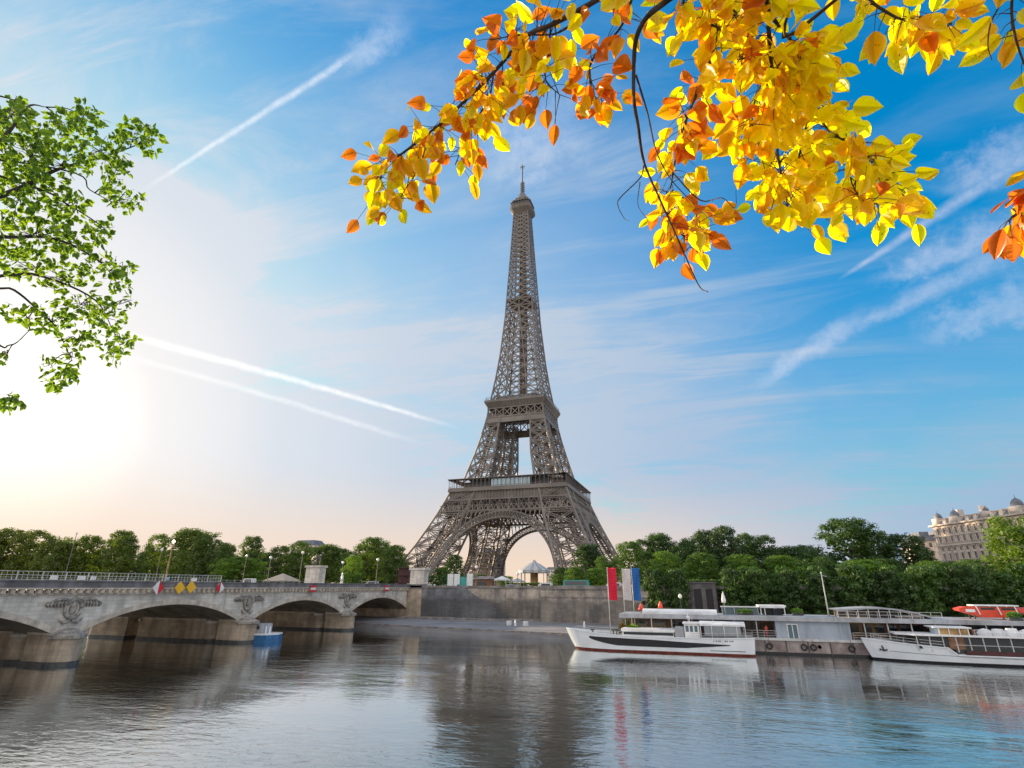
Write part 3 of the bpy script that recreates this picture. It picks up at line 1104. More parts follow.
# second platform
mb = MB()
mb.box(-18.2, 18.2, -18.2, 18.2, 110.7, 111.2)
for k in range(-3, 4):
    mb.lat((k*5, -18, 109.4), (k*5, 18, 109.4), (1, 0, 0), 2.2, .3, .2)
    mb.lat((-18, k*5, 109.4), (18, k*5, 109.4), (0, 1, 0), 2.2, .3, .2)
p2 = mb.build('second_platform', M['iron_dark'], tower)


def belt2(m_):
    # soffit flare, solid rail and the cross-braced belt under it
    m_.face([(-18.3, -18.3, 110.6), (18.3, -18.3, 110.6), (20.4, -20.4, 114.2), (-20.4, -20.4, 114.2)])
    m_.box(-20.6, 20.6-.01, -20.6, -20.2, 114.2, 115.6)
    n = 18
    for i in range(n+1):
        u = -1+2*i/n
        m_.beam((u*18.35, -18.5, 110.6), (u*20.4, -20.55, 114.2), .25)
    a0, a1 = wo_(101), wo_(110.5)
    def Y(z): return -(wo_(z)+.25)
    m_.box(-18.9, 18.9, -19.0, -18.4, 109.9, 110.6)
    m_.beam((-wo_(104)-.1, Y(104), 104.2), (wo_(104)+.1, Y(104), 104.2), .7, .9)
    m_.face([(-wo_(100), Y(100), 100.2), (wo_(100), Y(100), 100.2), (wo_(103.9), Y(103.9), 103.9), (-wo_(103.9), Y(103.9), 103.9)])
    m_.beam((-wo_(100), Y(100)-.1, 100.2), (wo_(100), Y(100)-.1, 100.2), .6, .6)
    n = 7
    for i in range(n):
        u0 = -1+2*i/n; u1 = -1+2*(i+1)/n
        zA, zB = 104.4, 110
        A0, B0 = wo_(zA), wo_(zB)
        m_.beam((u0*A0, Y(zA), zA), (u1*B0, Y(zB), zB), .5)
        m_.beam((u1*A0, Y(zA), zA), (u0*B0, Y(zB), zB), .5)
        m_.beam((u0*A0, Y(zA), zA), (u0*B0, Y(zB), zB), .7)
    m_.beam((A0, Y(104.4), 104.4), (B0, Y(110), 110), .7)


rot4(belt2, 'belt', M['iron'], p2)


def rail2(m_):
    n = 20
    for i in range(n+1):
        x = -19.8+39.6*i/n
        m_.beam((x, -19.9, 115.6), (x, -19.9, 117.6), .14)
    m_.beam((-19.9, -19.9, 117.6), (19.9, -19.9, 117.6), .16)
    m_.beam((-19.9, -19.9, 116.6), (19.9, -19.9, 116.6), .1)


rot4(rail2, 'railing', M['iron'], p2)
mb = MB(); mb.box(-19.9, 19.9, -19.9, 19.9, 114.9, 115.2); mb.build('terrace', M['iron_dark'], p2)
mb = MB()
mb.box(-13.5, 13.5, -15.3, 15.3, 115.2, 119.3); mb.box(-15.3, 15.3, -13.5, 13.5, 115.2, 119.2)
mb.box(-9, 9, -9, 9, 119.3, 121.6)
mb.build('pavilion', M['iron_dark'], p2)
mb = MB()
for i in range(5):
    x = -10.5+5.3*i
    mb.box(x-1.8, x+1.8, -15.42, -15.3, 116.0, 118.6)
mb.build('window', M['glassblue'], p2)

# upper shaft
lv = [116]
while lv[-1] < 270:
    z = lv[-1]
    lv.append(z+max(3.6, 8.4-(z-116)*.032))
lv[-1] = 272.5
for sx in (-1, 1):
    for sy in (-1, 1):
        mb = MB()
        for z0, z1 in zip(lv[:-1], lv[1:]):
            mb.beam((sx*wo_(z0), sy*wo_(z0), z0), (sx*wo_(z1), sy*wo_(z1), z1), .85 if z0 < 190 else .65)
        mb.build('corner_post', M['iron'], tower)


def shaft_face(m_):
    for z0, z1 in zip(lv[:-1], lv[1:]):
        a0, a1 = wo_(z0), wo_(z1); b0, b1 = wi_(z0), wi_(z1)
        n = Vector((0, -1, .1))
        w = .66 if z0 < 190 else .46
        m_.lat((-a1, -a1, z1), (a1, -a1, z1), n, w, .22, .17)
        if b0 > .3:
            for s_ in (-1, 1):
                m_.beam((s_*b0, -a0, z0), (s_*b1, -a1, z1), .6)
                m_.lat((s_*b0, -a0, z0), (s_*a1, -a1, z1), n, w, .22, .17)
                m_.lat((s_*a0, -a0, z0), (s_*b1, -a1, z1), n, w, .22, .17)
            m_.lat((-b0, -a0, z0), (b1, -a1, z1), n, w*.8, .16, .1)
            m_.lat((b0, -a0, z0), (-b1, -a1, z1), n, w*.8, .16, .1)
        else:
            m_.beam((0, -a0, z0), (0, -a1, z1), .55)
            for s_ in (-1, 1):
                m_.lat((0, -a0, z0), (s_*a1, -a1, z1), n, w, .22, .17)
                m_.lat((s_*a0, -a0, z0), (0, -a1, z1), n, w, .22, .17)


rot4(shaft_face, 'shaft_lattice', M['iron'], tower)
mb = MB()   # lift shaft and stair inside
for sx, sy in ((-1.9, -1.9), (1.9, -1.9), (1.9, 1.9), (-1.9, 1.9), (-1.9, 0), (1.9, 0), (0, -1.9), (0, 1.9)):
    mb.beam((sx, sy, 116), (sx, sy, 276), .55)
z = 119
while z < 274:
    mb.box(-2.1, 2.1, -2.1, 2.1, z, z+.35)
    mb.beam((-1.9, -1.9, z), (1.9, -1.9, z+2.7), .3); mb.beam((1.9, -1.9, z), (-1.9, -1.9, z+2.7), .3)
    mb.beam((1.9, -1.9, z), (1.9, 1.9, z+2.7), .3); mb.beam((-1.9, -1.9, z), (-1.9, 1.9, z+2.7), .3)
    z += 3.1
mb.build('lift_shaft', M['iron_dark'], tower)
mb = MB()
w = wo_(195)
mb.box(-w+.8, w-.8, -w+.8, w-.8, 194.2, 194.7)
mb.box(-3.6, 3.6, -3.6, 3.6, 194.7, 199)
mb.build('intermediate_platform', M['iron_dark'], tower)
mb = MB(); mb.box(-5.2, 5.2, -5.3, -5.0, 196.0, 197.6); mb.box(5.0, 5.3, -5.2, 5.2, 196, 197.6)
mb.build('machinery_cladding', M['ochre'], tower)
# top
mb = MB()
k = [(5.6, 271.5), (5.8, 272.0), (8.3, 275.6), (8.3, 278.6), (7.6, 278.9), (7.6, 279.2)]
def sq(m_, prof, ch=.22):
    rings = []
    for r, z in prof:
        c = r*(1-ch)
        rings.append([(c, -r, z), (r, -c, z), (r, c, z), (c, r, z), (-c, r, z), (-r, c, z), (-r, -c, z), (-c, -r, z)])
    for r0, r1 in zip(rings[:-1], rings[1:]):
        for j in range(8):
            m_.face([r0[j], r0[(j+1) % 8], r1[(j+1) % 8], r1[j]])
    m_.face(rings[0][::-1]); m_.face(rings[-1])
sq(mb, k)
for i in range(16):
    t = i/16*2*pi
    c_, s_ = cos(t), sin(t); r_ = 1/max(abs(c_), abs(s_))
    r_ = min(r_, 1.25)
    mb.beam((5.9*c_*r_, 5.9*s_*r_, 272.2), (8.2*c_*r_, 8.2*s_*r_, 275.6), .25)
    mb.beam((8.35*c_*r_, 8.35*s_*r_, 275.6), (8.35*c_*r_, 8.35*s_*r_, 278.7), .25)
p3 = mb.build('top_platform', M['iron_dark'], tower)
mb = MB(); sq(mb, [(7.0, 279.2), (7.0, 282.4)]); mb.build('glazed_cabin', M['darkgrey'], p3)
mb = MB()
for i in range(28):
    t = i/28*8; s_ = int(t); f = t-s_
    pts = [(1, -1), (1, 1), (-1, 1), (-1, -1), (1, -1)]
    e0, e1 = Vector(pts[s_//2]), Vector(pts[s_//2+1]); f2 = (s_ % 2+f)/2
    p = e0*(1-f2)+e1*f2
    mb.beam((p.x*7.5, p.y*7.5, 279), (p.x*7.5, p.y*7.5, 282.5), .2)
mb.build('cage', M['iron'], p3)
mb = MB(); sq(mb, [(8.0, 282.4), (8.0, 283.1), (6.2, 283.8), (5.2, 286.0), (5.6, 286.1), (5.6, 286.9), (3.4, 288), (2.4, 291), (2.2, 293.5), (.9, 294.5)], .3)
for a in range(10):
    t = a*pi/5
    mb.beam((5*cos(t), 5*sin(t), 284), (5.2*cos(t), 5.2*sin(t), 289.5+1.2*(a % 3)), .28)
    mb.box(6.2*cos(t)-.4, 6.2*cos(t)+.4, 6.2*sin(t)-.4, 6.2*sin(t)+.4, 283.6, 285.6)
mb.build('cupola', M['iron'], p3)
mb = MB()
mb.tube([(0, 0, 294), (0, 0, 299), (0, 0, 306)], [1.25, 1.2, 1.0], 8)
mb.tube([(0, 0, 306), (0, 0, 322.5)], [.5, .38], 8)
for z in (296, 298, 300, 302, 304):
    mb.box(-1.7, 1.7, -.25, .25, z, z+1); mb.box(-.25, .25, -1.7, 1.7, z, z+1)
mb.box(-1.7, 1.7, -.2, .2, 321.2, 321.6); mb.box(-.2, .2, -1.7, 1.7, 321.2, 321.6)
for sx, sy in ((-1.5, 0), (1.5, 0), (0, 1.5), (0, -1.5)):
    mb.beam((sx, sy, 319.8), (sx, sy, 323), .22)
mb.beam((0, 0, 322), (0, 0, 324.2), .2)
mb.build('antenna', M['iron_dark'], p3)

# ------------------------------------------------------------------ trees
def crown_mesh(name, seed, R, h0, h1, nclump=95, leaves=72, size=.62, shape='dome', m=None):
    r_ = random.Random(seed)
    vs, fs = [], []

    def quad(c, n, s):
        n = n.normalized()
        a = n.cross(Vector((r_.uniform(-1, 1), r_.uniform(-1, 1), r_.uniform(-1, 1)))).normalized()
        b = n.cross(a)
        a *= s*r_.uniform(.7, 1.2); b *= s*r_.uniform(.5, .9)
        k = len(vs)
        vs.extend([tuple(c-a*.6-b), tuple(c+a*.5-b*.7), tuple(c+a*.8+b*.6), tuple(c-a*.4+b)])
        fs.append((k, k+1, k+2, k+3))
    H = h1-h0
    for i in range(nclump):
        t = r_.random()**.8
        if shape == 'dome':
            z = h0+H*t
            prof = sqrt(max(0.02, 1-((t-.38)/.66)**2)) if t > .38 else .72+.28*(t/.38)
            rr = R*prof
            cs = R*r_.uniform(.16, .30)
        else:
            z = h0+H*t; rr = R*(1. if t < .6 else .97-.55*((t-.6)/.4)**1.6); cs = R*r_.uniform(.18, .32)
        a = r_.uniform(0, 2*pi)
        q = r_.choice((1., 1., .93, .8, .6, .45)) * r_.uniform(.85, 1.05)
        c = Vector((cos(a)*rr*q*(.88), sin(a)*rr*q*.88, z))
        c.z = min(c.z, h1-cs*.4)
        for j in range(leaves):
            d = Vector((r_.gauss(0, 1), r_.gauss(0, 1), r_.gauss(0, 1))).normalized()
            rad = cs*(r_.random()**.4)
            p = c+Vector((d.x*rad, d.y*rad, d.z*rad*.75))
            n = d+Vector((r_.uniform(-.8, .8), r_.uniform(-.8, .8), r_.uniform(-.3, 1.0)))
            quad(p, n, size*.5)
    for i in range(int(nclump*7)):
        t = r_.uniform(.05, .8)
        rr = R*.62*sqrt(r_.random()); a = r_.uniform(0, 2*pi)
        quad(Vector((cos(a)*rr, sin(a)*rr, h0+H*t)), Vector((r_.uniform(-1, 1), r_.uniform(-1, 1), r_.uniform(-1, 1))), size*1.0)
    me = bpy.data.meshes.new(name)
    me.from_pydata(vs, [], fs)
    me.materials.append(m or M['leaf'])
    return me


def trunk_mesh(seed, h, r, R):
    r_ = random.Random(seed)
    m_ = MB(); m_.smooth = True
    m_.tube([(0, 0, -.4), (.1, 0, h*.2), (0, .1, h*.45), (.15, 0, h*.8)], [r*1.25, r, r*.75, r*.25], 8)
    for i in range(7):
        a = i*2.4+r_.uniform(-.3, .3); z = h*(.22+.07*i)
        m_.tube([(0, 0, z), (cos(a)*R*.4, sin(a)*R*.4, z+h*.13), (cos(a)*R*.75, sin(a)*R*.75, z+h*.2)], [r*.5, r*.3, r*.1], 6)
    return m_


protos = []
for i in range(6):
    h = 22
    root = local_thing('broadleaf_tree', None, 'tree')
    me = crown_mesh('crown', 100+i, 8, 2.2+.5*i % 2, h, nclump=88+6*i, leaves=70)
    c = bpy.data.objects.new('crown', me); COL.objects.link(c); c.parent = root
    trunk_mesh(i, 17, .42, 7).build('trunk', M['bark'], root)
    protos.append(root)
used = [False]*6
TREES = [
 ('L', -262.8, -135.0, 27.9, 14.1), ('L', -249.3, -132.0, 29.4, 13.5), ('L', -233.1, -128.0, 28.2, 10.8), ('L', -192.2, -140.0, 21.3, 6.4), ('L', -212.8, -130.0, 25.4, 10.2), ('L', -189.8, -130.0, 24.4, 9.2), ('L', -172.9, -126.0, 26.6, 8.7), ('L', -158.5, -135.0, 23.2, 7.6), ('L', -146.0, -128.0, 24.2, 8.3), ('L', -130.9, -124.0, 26.5, 10.8), ('L', -113.2, -130.0, 24.9, 8.5), ('L', -91.3, -140.0, 18.2, 5.5), ('L', -98.3, -118.0, 22.8, 7.6), ('L', -78.0, -122.0, 18.0, 6.5), ('L', -65.5, -124.0, 19.4, 8.0), ('L', -47.6, -128.0, 17.5, 7.9), ('L', -33.0, -134.0, 12.7, 5.5), ('L', -26.2, -128.0, 19.9, 8.4), ('L', -12.1, -134.0, 16.1, 6.4),
 ('G', -72.1, -150.0, 11.8, 10.5), ('G', -18.4, -152.0, 11.5, 4.8),
 ('M', 66.1, -140.0, 14.6, 6.5), ('m', 73.3, -148.0, 10.5, 4.3), ('m', 64.0, -154.0, 6.9, 3.7), ('m', 71.3, -156.0, 6.4, 4.2), ('m', 78.8, -132.0, 15.9, 6.4), ('M', 82.6, -120.0, 17.4, 5.6),
 ('R', 88.5, -120.0, 19.4, 6.8), ('R', 96.9, -125.0, 17.4, 6.6), ('R', 104.6, -118.0, 20.2, 6.6), ('R', 110.7, -122.0, 21.0, 6.8), ('R', 118.1, -116.0, 19.0, 6.2), ('R', 124.1, -120.0, 17.8, 6.6), ('R', 130.2, -126.0, 13.7, 6.0), ('R', 135.1, -132.0, 12.9, 6.0), ('R', 147.7, -128.0, 21.9, 10.6), ('R', 156.3, -122.0, 18.2, 7.9), ('R', 161.8, -130.0, 16.6, 8.2), ('R', 167.0, -126.0, 13.2, 5.0), ('R', 168.0, -142.0, 8.0, 4.2),
 ('Y', 178.4, -158.0, 18.6, 8.2), ('Y', 189.7, -150.0, 17.9, 7.6), ('y', 91.5, -146.0, 11.6, 5.6), ('y', 102.3, -150.0, 10.8, 6.1), ('y', 113.5, -152.0, 10.2, 6.8), ('y', 123.8, -154.0, 9.5, 6.2), ('R', 133.5, -150.0, 9.5, 6.2), ('y', 142.6, -158.0, 8.1, 6.7), ('R', 149.6, -153.0, 8.4, 6.7), ('y', 157.6, -160.0, 7.6, 6.4), ('y', 166.6, -160.0, 7.8, 6.4)]
TCOL = {'L': (1.4, 1.25, .65), 'G': (2.0, 1.9, .8), 'M': (.65, .8, .9), 'm': (1.6, 1.7, .7), 'R': (.8, .95, .9), 'Y': (2.1, 1.9, .6), 'y': (1.7, 1.8, .8)}
LBL = [
 'tall tree at the far left edge above the bridge railing', 'second tree from the left edge, broad tall golden green crown', 'third tree from the left, tall crown ending before the skyline dip',
 'small tree in the skyline dip left of the tall leaning lamp post', 'wide tree filling the skyline behind the tall leaning lamp post', 'dark green tree just right of the tall leaning lamp post', 'tall tree rising over the white panels of the bridge railing',
 'lower tree between two taller ones left of the lit yellow lamp', 'tree straight behind the lit yellow lamp post', 'broadest tree of the left skyline just right of the lit yellow lamp', 'tall tree behind the left side of the light green dome tree',
 'short tree in the gap directly behind the light green dome tree', 'tree rising above the right side of the light green dome tree', 'low tree left of the statue pedestal with the pointed top', 'tree directly behind the left statue pedestal',
 'tree just right of the left statue pedestal', 'smallest tree of the left skyline before the dark one near the tower', 'dark tall tree closest to the left tower leg', 'tree squeezed between the dark tall tree and the tower leg',
 'light green dome shaped tree low behind the bridge parapet', 'small light green tree in front of the dark tree near the tower',
 'large round dark tree in front of the right tower leg', 'small tree beside the large round dark tree at the right tower leg', 'smallest light green bush tree left under the round dark tree', 'low light green tree right under the round dark tree',
 'bright green tree just right of the right tower leg above the red flag', 'tree behind the blue flag, darker than its left neighbour',
 'tree with ragged top right of the flags, first of the right skyline', 'lower skyline tree left of the two tallest above the concrete building', 'tall skyline tree above the concrete gate building', 'tallest skyline tree just right of the concrete gate building',
 'sloping skyline tree right of the one above the concrete building', 'open topped tree above the white deck canopy', 'short tree in the skyline notch left of the leaning mast', 'short dark tree left of the giant domed tree',
 'giant dark domed tree, the tallest on the right bank', 'dark tree leaning on the right side of the giant domed tree', 'dark wide tree midway between the giant domed tree and the ornate building', 'dark tree covering the left foot of the ornate building', 'lowest dark tree in front of the ornate building facade',
 'large bright yellow green tree in front of the ornate building', 'bright green tree at the right edge behind the yellow green one',
 'light green low tree behind the clipped trees next to the flags', 'light green low tree above the concrete gate building', 'light green low tree behind the deck canopy', 'light green low tree left of the leaning mast',
 'small dark low tree right above the leaning mast', 'yellow green low tree under the giant domed tree', 'small dark low tree between two yellow green ones under the ornate building side', 'yellow green low tree below the dark trees beside the ornate building', 'yellow green low tree at the foot of the ornate building']
r2 = random.Random(3)
for i, (k, x, y, h, r) in enumerate(TREES):
    v = (i*5+2) % 6
    rz = r2.uniform(0, 6)
    sc_ = (r/8, r/8*r2.uniform(.9, 1.1), h/22)
    if not used[v]:
        o = protos[v]; o.location = (x, y, .45); o.rotation_euler.z = rz; o.scale = sc_; used[v] = True
    else:
        o = dup(protos[v], (x, y, .45), rz, sc_)
    o['label'] = LBL[i]
    o['group'] = 'trees along the far bank'
    cc = TCOL[k]; f = r2.uniform(.85, 1.15)
    if k == 'L':      # golden backlight painted into the crown colour, stronger towards the left end
        wl_ = min(1., max(0., (-110-x)/150))
        cc = (cc[0]+.75*wl_, cc[1]+.22*wl_, cc[2]-.2*wl_)
    for ch in o.children:
        if ch.name.startswith('crown'):
            ch.color = (cc[0]*f, cc[1]*f, cc[2]*f, 1)
# back rows that close the skyline on both sides
j = 0
for x0, x1, y0, h0, r0 in ((-430, -30, -84, 21, 9), (85, 150, -78, 19, 8)):
    x = x0
    while x < x1:
        h = h0*r2.uniform(.8, 1.0)
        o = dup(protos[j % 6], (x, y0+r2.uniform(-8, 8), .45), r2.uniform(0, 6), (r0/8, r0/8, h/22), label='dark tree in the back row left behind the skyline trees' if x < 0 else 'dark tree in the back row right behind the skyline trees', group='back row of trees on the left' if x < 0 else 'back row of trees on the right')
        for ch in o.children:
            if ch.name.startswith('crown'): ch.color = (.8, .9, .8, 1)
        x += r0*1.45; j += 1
for x, y in ((-280, -126), (-296, -132), (-312, -126), (-330, -130)):
    o = dup(protos[j % 6], (x, y, .45), j, (1.5, 1.5, 1.22), label='tall tree continuing the row past the left edge', group='trees past the left edge'); j += 1

# clipped trees on the lower quay
cp = []
for i in range(3):
    root = local_thing('clipped_tree', None, 'tree')
    me = crown_mesh('crown', 300+i, 3.6, 2.6, 12.0, nclump=64, leaves=80, size=.42, shape='box')
    c = bpy.data.objects.new('crown', me); COL.objects.link(c); c.parent = root
    trunk_mesh(30+i, 9, .22, 2.8).build('trunk', M['bark'], root)
    cp.append(root)
cx = [(91.6, -197, 'clipped dark tree beside the blue flag, left end of its block'), (96.4, -197.5, 'clipped dark tree touching the left side of the concrete gate building'), (107.9, -197.8, 'clipped dark tree touching the right side of the concrete gate building')]
x = 113.2; i = 0
while x < 186:
    cx.append((x, -198.5-(x-113)*.14, None)); x += 5.7
for i, (x, y, lb) in enumerate(cx):
    sc_ = (r2.uniform(.86, .98), .92, r2.uniform(.90, 1.06))
    if i < 3:
        o = cp[i]; o.location = (x, y, -6.7); o.scale = (.86, .95, 1.0)
    else:
        o = dup(cp[i % 3], (x, y, -6.7), r2.uniform(0, 6), sc_)
    o['label'] = lb or 'clipped dark green tree in the dense row on the quay behind the barges'
    o['group'] = 'clipped trees in a row behind the barges'
    for ch in o.children:
        if ch.name.startswith('crown'):
            f = r2.uniform(.75, 1.35)
            ch.color = (.85*f, 1.0*f, .7*f, 1)
for i in range(11):
    o = dup(cp[i % 3], (112+i*6.6, -194.0-i*.7, -6.7), i, (1, .8, 1.04), label='clipped tree in the second row against the embankment wall', group='second row of clipped trees against the wall')
    for ch in o.children:
        if ch.name.startswith('crown'): ch.color = (.9, 1.2, .7, 1)


def hedge(name, label, x0, x1, y, z0, z1, d, col, size=.5, n=None, kind=None):
    r_ = random.Random(int(x0*7+y))
    vs, fs = [], []
    n = n or int((x1-x0)*(z1-z0)*7+(x1-x0)*d*5)
    for i in range(n):
        x = r_.uniform(x0, x1); top = z1*(1+.08*mnoise.noise(Vector((x*.3, y, 0))))
        if r_.random() < .6:
            c = Vector((x, y-d/2+r_.uniform(-.15, .5), r_.uniform(z0, top)))
        else:
            c = Vector((x, y+r_.uniform(-d/2, d/2), top+r_.uniform(-.4, .15)))
        a = Vector((r_.uniform(-1, 1), r_.uniform(-1, 1), r_.uniform(-1, 1))).normalized()
        b = a.cross(Vector((r_.uniform(-1, 1), r_.uniform(-1, 1), r_.uniform(-1, 1)))).normalized()
        s = size*r_.uniform(.3, .7)
        k = len(vs)
        vs.extend([tuple(c-a*s-b*s), tuple(c+a*s-b*s*.7), tuple(c+a*s*.7+b*s), tuple(c-a*s*.8+b*s*.8)])
        fs.append((k, k+1, k+2, k+3))
    me = bpy.data.meshes.new(name)
    loc = Vector(((x0+x1)/2, y, z0))
    me.from_pydata([tuple(Vector(v)-loc) for v in vs], [], fs)
    me.materials.append(M['hedge'])
    o = bpy.data.objects.new(name, me); COL.objects.link(o); o.location = loc
    o.color = (*col, 1)
    return tag(o, label, 'hedge')


hedge('hedge', 'long dark hedge under the trees left of the tower', -330, 2, -112, .45, 5.5, 5, (.8, 1, .8), .9, 9000)
hedge('hedge', 'green hedge on the city side behind the right embankment wall', 84, 240, -168, .5, 3.2, 3, (1., 1.2, .9), .6, 9000)
hedge('hedge', 'low clipped hedge around the carousel under the arch', 22, 62, -96, .45, 2.9, 3, (1.2, 1.4, .8), .5, 2500)
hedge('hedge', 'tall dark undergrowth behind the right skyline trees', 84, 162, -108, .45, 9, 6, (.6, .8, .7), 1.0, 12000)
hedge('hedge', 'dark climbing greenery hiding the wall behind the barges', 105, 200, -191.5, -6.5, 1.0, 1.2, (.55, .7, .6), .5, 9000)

# concrete gate building between the clipped trees
cb = thing('concrete_gatehouse', 'grey concrete block with two dark openings between the clipped trees', 'building', (101.8, -193, -6.6))
mb = MB()
x0, x1, ya, yb = 99.2, 104.6, -195.2, -190.7
mb.box(x0, x1, ya, yb, 1.2, 2.45)
mb.box(x0, x0+.7, ya, yb, -6.7, 1.2); mb.box(x1-.75, x1, ya, yb, -6.7, 1.2); mb.box(101.5, 102.4, ya, yb, -6.7, 1.2)
mb.box(x0-.2, x1+.2, ya-.25, yb, 2.45, 2.7)
mb.build('wall', M['parapet'], cb)
for xa, xb in ((x0+.7, 101.5), (102.4, x1-.75)):
    mb = MB(); mb.box(xa, xb, ya+.7, ya+.8, -6.7, 1.2); mb.build('door', M['black'], cb)  # plain black sheet standing in for the dark opening

# ------------------------------------------------------------------ ornate building
BA = atan2(-.953, .303)
ob = local_thing('apartment_building', 'long ornate cream stone apartment building with domed dormers on the right', 'building', (200, -44, .45), rz=BA)
BL, BH = 118, 26.0
mb = MB()
mb.box(0, BL, 0, 28, 0, BH)
mb.build('wall', M['facade'], ob)
mb = MB()
for z, d, t in ((3.8, .35, .4), (10.9, .7, .45), (17.7, .9, .5), (21.6, .45, .35), (BH, 1.1, .6)):
    mb.box(-d, BL+d, -d, .3, z, z+t)
    mb.box(-d, 0.01, .3, 28, z, z+t)
mb.build('cornice', M['facade'], ob)
mb = MB()
x = 1.2
while x < BL:
    for z in (11.4, 18.25):
        mb.box(x, x+.18, -.75, -.63, z, z+.9)
    x += .75
for z in (11.35, 18.2):
    mb.box(0, BL, -.78, -.6, z+.85, z+1.0)
mb.build('balcony_rail', M['facade'], ob)
# pilasters and window bays
wp = MB(); wp.box(-.62, .62, .02, .12, 0, 2.15)
fp = MB()
fp.box(-.85, -.62, -.14, .1, -.1, 2.3); fp.box(.62, .85, -.14, .1, -.1, 2.3); fp.box(-1.05, 1.05, -.25, .1, 2.3, 2.6); fp.box(-.95, .95, -.22, .1, -.3, -.1)
fp.face([(-1.05, -.2, 2.6), (1.05, -.2, 2.6), (0, -.2, 3.1)])
fp.box(-.03, .03, -.03, .02, 0, 2.15)
first = None
rows = [(5.2, 1.), (8.1, 1.), (12.2, 1.15), (15.0, .95), (19.0, 1.1), (22.6, 1.)]
nb = 16
wfirst = None
for b_ in range(nb):
    for z, s_ in rows:
        if wfirst is None:
            wfirst = wp.build('window', M['glass'], ob); ff = fp.build('frame', M['facade'], wfirst)
            wfirst.location = (3+b_*3.3, -.15, z); wfirst.scale = (1, 1, s_)
        else:
            c = wfirst.copy(); COL.objects.link(c); c.location = (3+b_*3.3, -.15, z); c.scale = (1, 1, s_)
            d = ff.copy(); COL.objects.link(d); d.parent = c
wm, fm = MB(), MB()
for b_ in range(nb, 34):
    for z, s_ in rows:
        for src, dst in ((wp, wm), (fp, fm)):
            k = len(dst.v)
            dst.v += [(x+3+b_*3.3, y-.15, zz*s_+z) for x, y, zz in src.v]
            dst.f += [tuple(i_+k for i_ in f_) for f_ in src.f]; dst.mi += [0]*len(src.f)
for m_, nm_, mt_ in ((wm, 'window_rows', M['glass']), (fm, 'window_surrounds', M['facade'])):
    o = m_.build(nm_, mt_, ob); o['kind'] = 'stuff'
mb = MB()
for b_ in range(35):
    x = 1.35+b_*3.3
    mb.box(x-.25, x+.25, -.35, .1, 11.4, 17.7); mb.box(x-.22, x+.22, -.3, .1, 18.2, 24.4)
mb.build('pilaster', M['facade'], ob)
mb = MB()   # mansard
mb.v += [(0, 0, BH+.6), (BL, 0, BH+.6), (BL, 28, BH+.6), (0, 28, BH+.6), (2.2, 2.4, BH+3.0), (BL-2, 2.4, BH+3.0), (BL-2, 25, BH+3.0), (2.2, 25, BH+3.0)]
mb.f += [(0, 1, 5, 4), (1, 2, 6, 5), (2, 3, 7, 6), (3, 0, 4, 7), (4, 5, 6, 7)]; mb.mi += [0]*5
rf = mb.build('roof', M['slate'], ob)
for b_ in range(28):
    x = 3+b_*4.1
    mb = MB()
    mb.box(x-.9, x+.9, .2, 2.0, BH+.6, BH+2.6); mb.box(x-1.1, x+1.1, .0, 2.1, BH+2.6, BH+2.9)
    mb.build('dormer', M['facade'], rf)
for x, s_ in ((2.5, .8), (12, .8), (28, .5), (42, .95), (54, 1.0), (70, 1.1), (82, 1.3), (100, 1.2)):
    mb = MB(); mb.smooth = True
    mb.box(x-2*s_, x+2*s_, -.3, 3.6, BH+.6, BH+3.2)
    mb.build('pavilion', M['facade'], rf)
    mb = MB(); mb.smooth = True
    mb.lathe((x, 1.6, BH+3.2), [(2.2*s_, 0), (2.25*s_, .6*s_), (2.0*s_, 1.6*s_), (1.3*s_, 2.5*s_), (.4*s_, 3.0*s_), (.12, 3.3*s_), (.05, 4.4*s_)], 12, 1, .85)
    mb.build('dome', M['slate'], rf)
for x in (8, 20, 60, 92):
    mb = MB(); mb.box(x-.5, x+.5, 6, 8.5, BH+3.5, BH+6.4); mb.build('chimney', M['facade'], rf)
bb = thing('apartment_building', 'distant blue grey roofed building left of the ornate building', 'building', (205, -10, .45))
mb = MB(); mb.box(203, 226, -12, 12, .45, 23); mb.build('wall', M['facade'], bb)
mb = MB(); mb.box(202, 227, -13, 13, 23, 25.0); mb.box(206, 210, -8, 8, 25, 27.5); mb.box(214, 218, -6, 8, 25, 28.0); mb.build('roof', M['slate'], bb)
for i in range(7):
    for z in (18, 22):
        mb = MB(); mb.box(204.5+3.2*i, 205.8+3.2*i, -12.1, -12, z-2, z); mb.build('window', M['glass'], bb)
# distant houses seen between the trees on the left and beyond the tower
def far_block(x, y, w, d, h, label, wallm, n=5):
    t = thing('distant_building', label, 'building', (x, y, .45))
    mb = MB(); mb.box(x-w/2, x+w/2, y-d/2, y+d/2, .45, h); mb.build('wall', wallm, t)
    mb = MB()
    mb.v += [(x-w/2-.3, y-d/2-.3, h), (x+w/2+.3, y-d/2-.3, h), (x+w/2+.3, y+d/2, h), (x-w/2-.3, y+d/2, h), (x-w/2+2, y-d/2+2.5, h+3), (x+w/2-2, y-d/2+2.5, h+3), (x+w/2-2, y+d/2-2, h+3), (x-w/2+2, y+d/2-2, h+3)]
    mb.f += [(0, 1, 5, 4), (1, 2, 6, 5), (2, 3, 7, 6), (3, 0, 4, 7), (4, 5, 6, 7)]; mb.mi += [0]*5
    mb.build('roof', M['slate'], t)
    for i in range(n):
        for k in range(2):
            xx = x-w/2+w*(i+.5)/n
            mb = MB(); mb.box(xx-.8, xx+.8, y-d/2-.08, y-d/2, h-3.4-4*k, h-1.2-4*k); mb.build('window', M['glass'], t)
far_block(-128, -40, 16, 12, 25, 'pale roofed building peeping above the trees near the lit lamp', M['facade'])
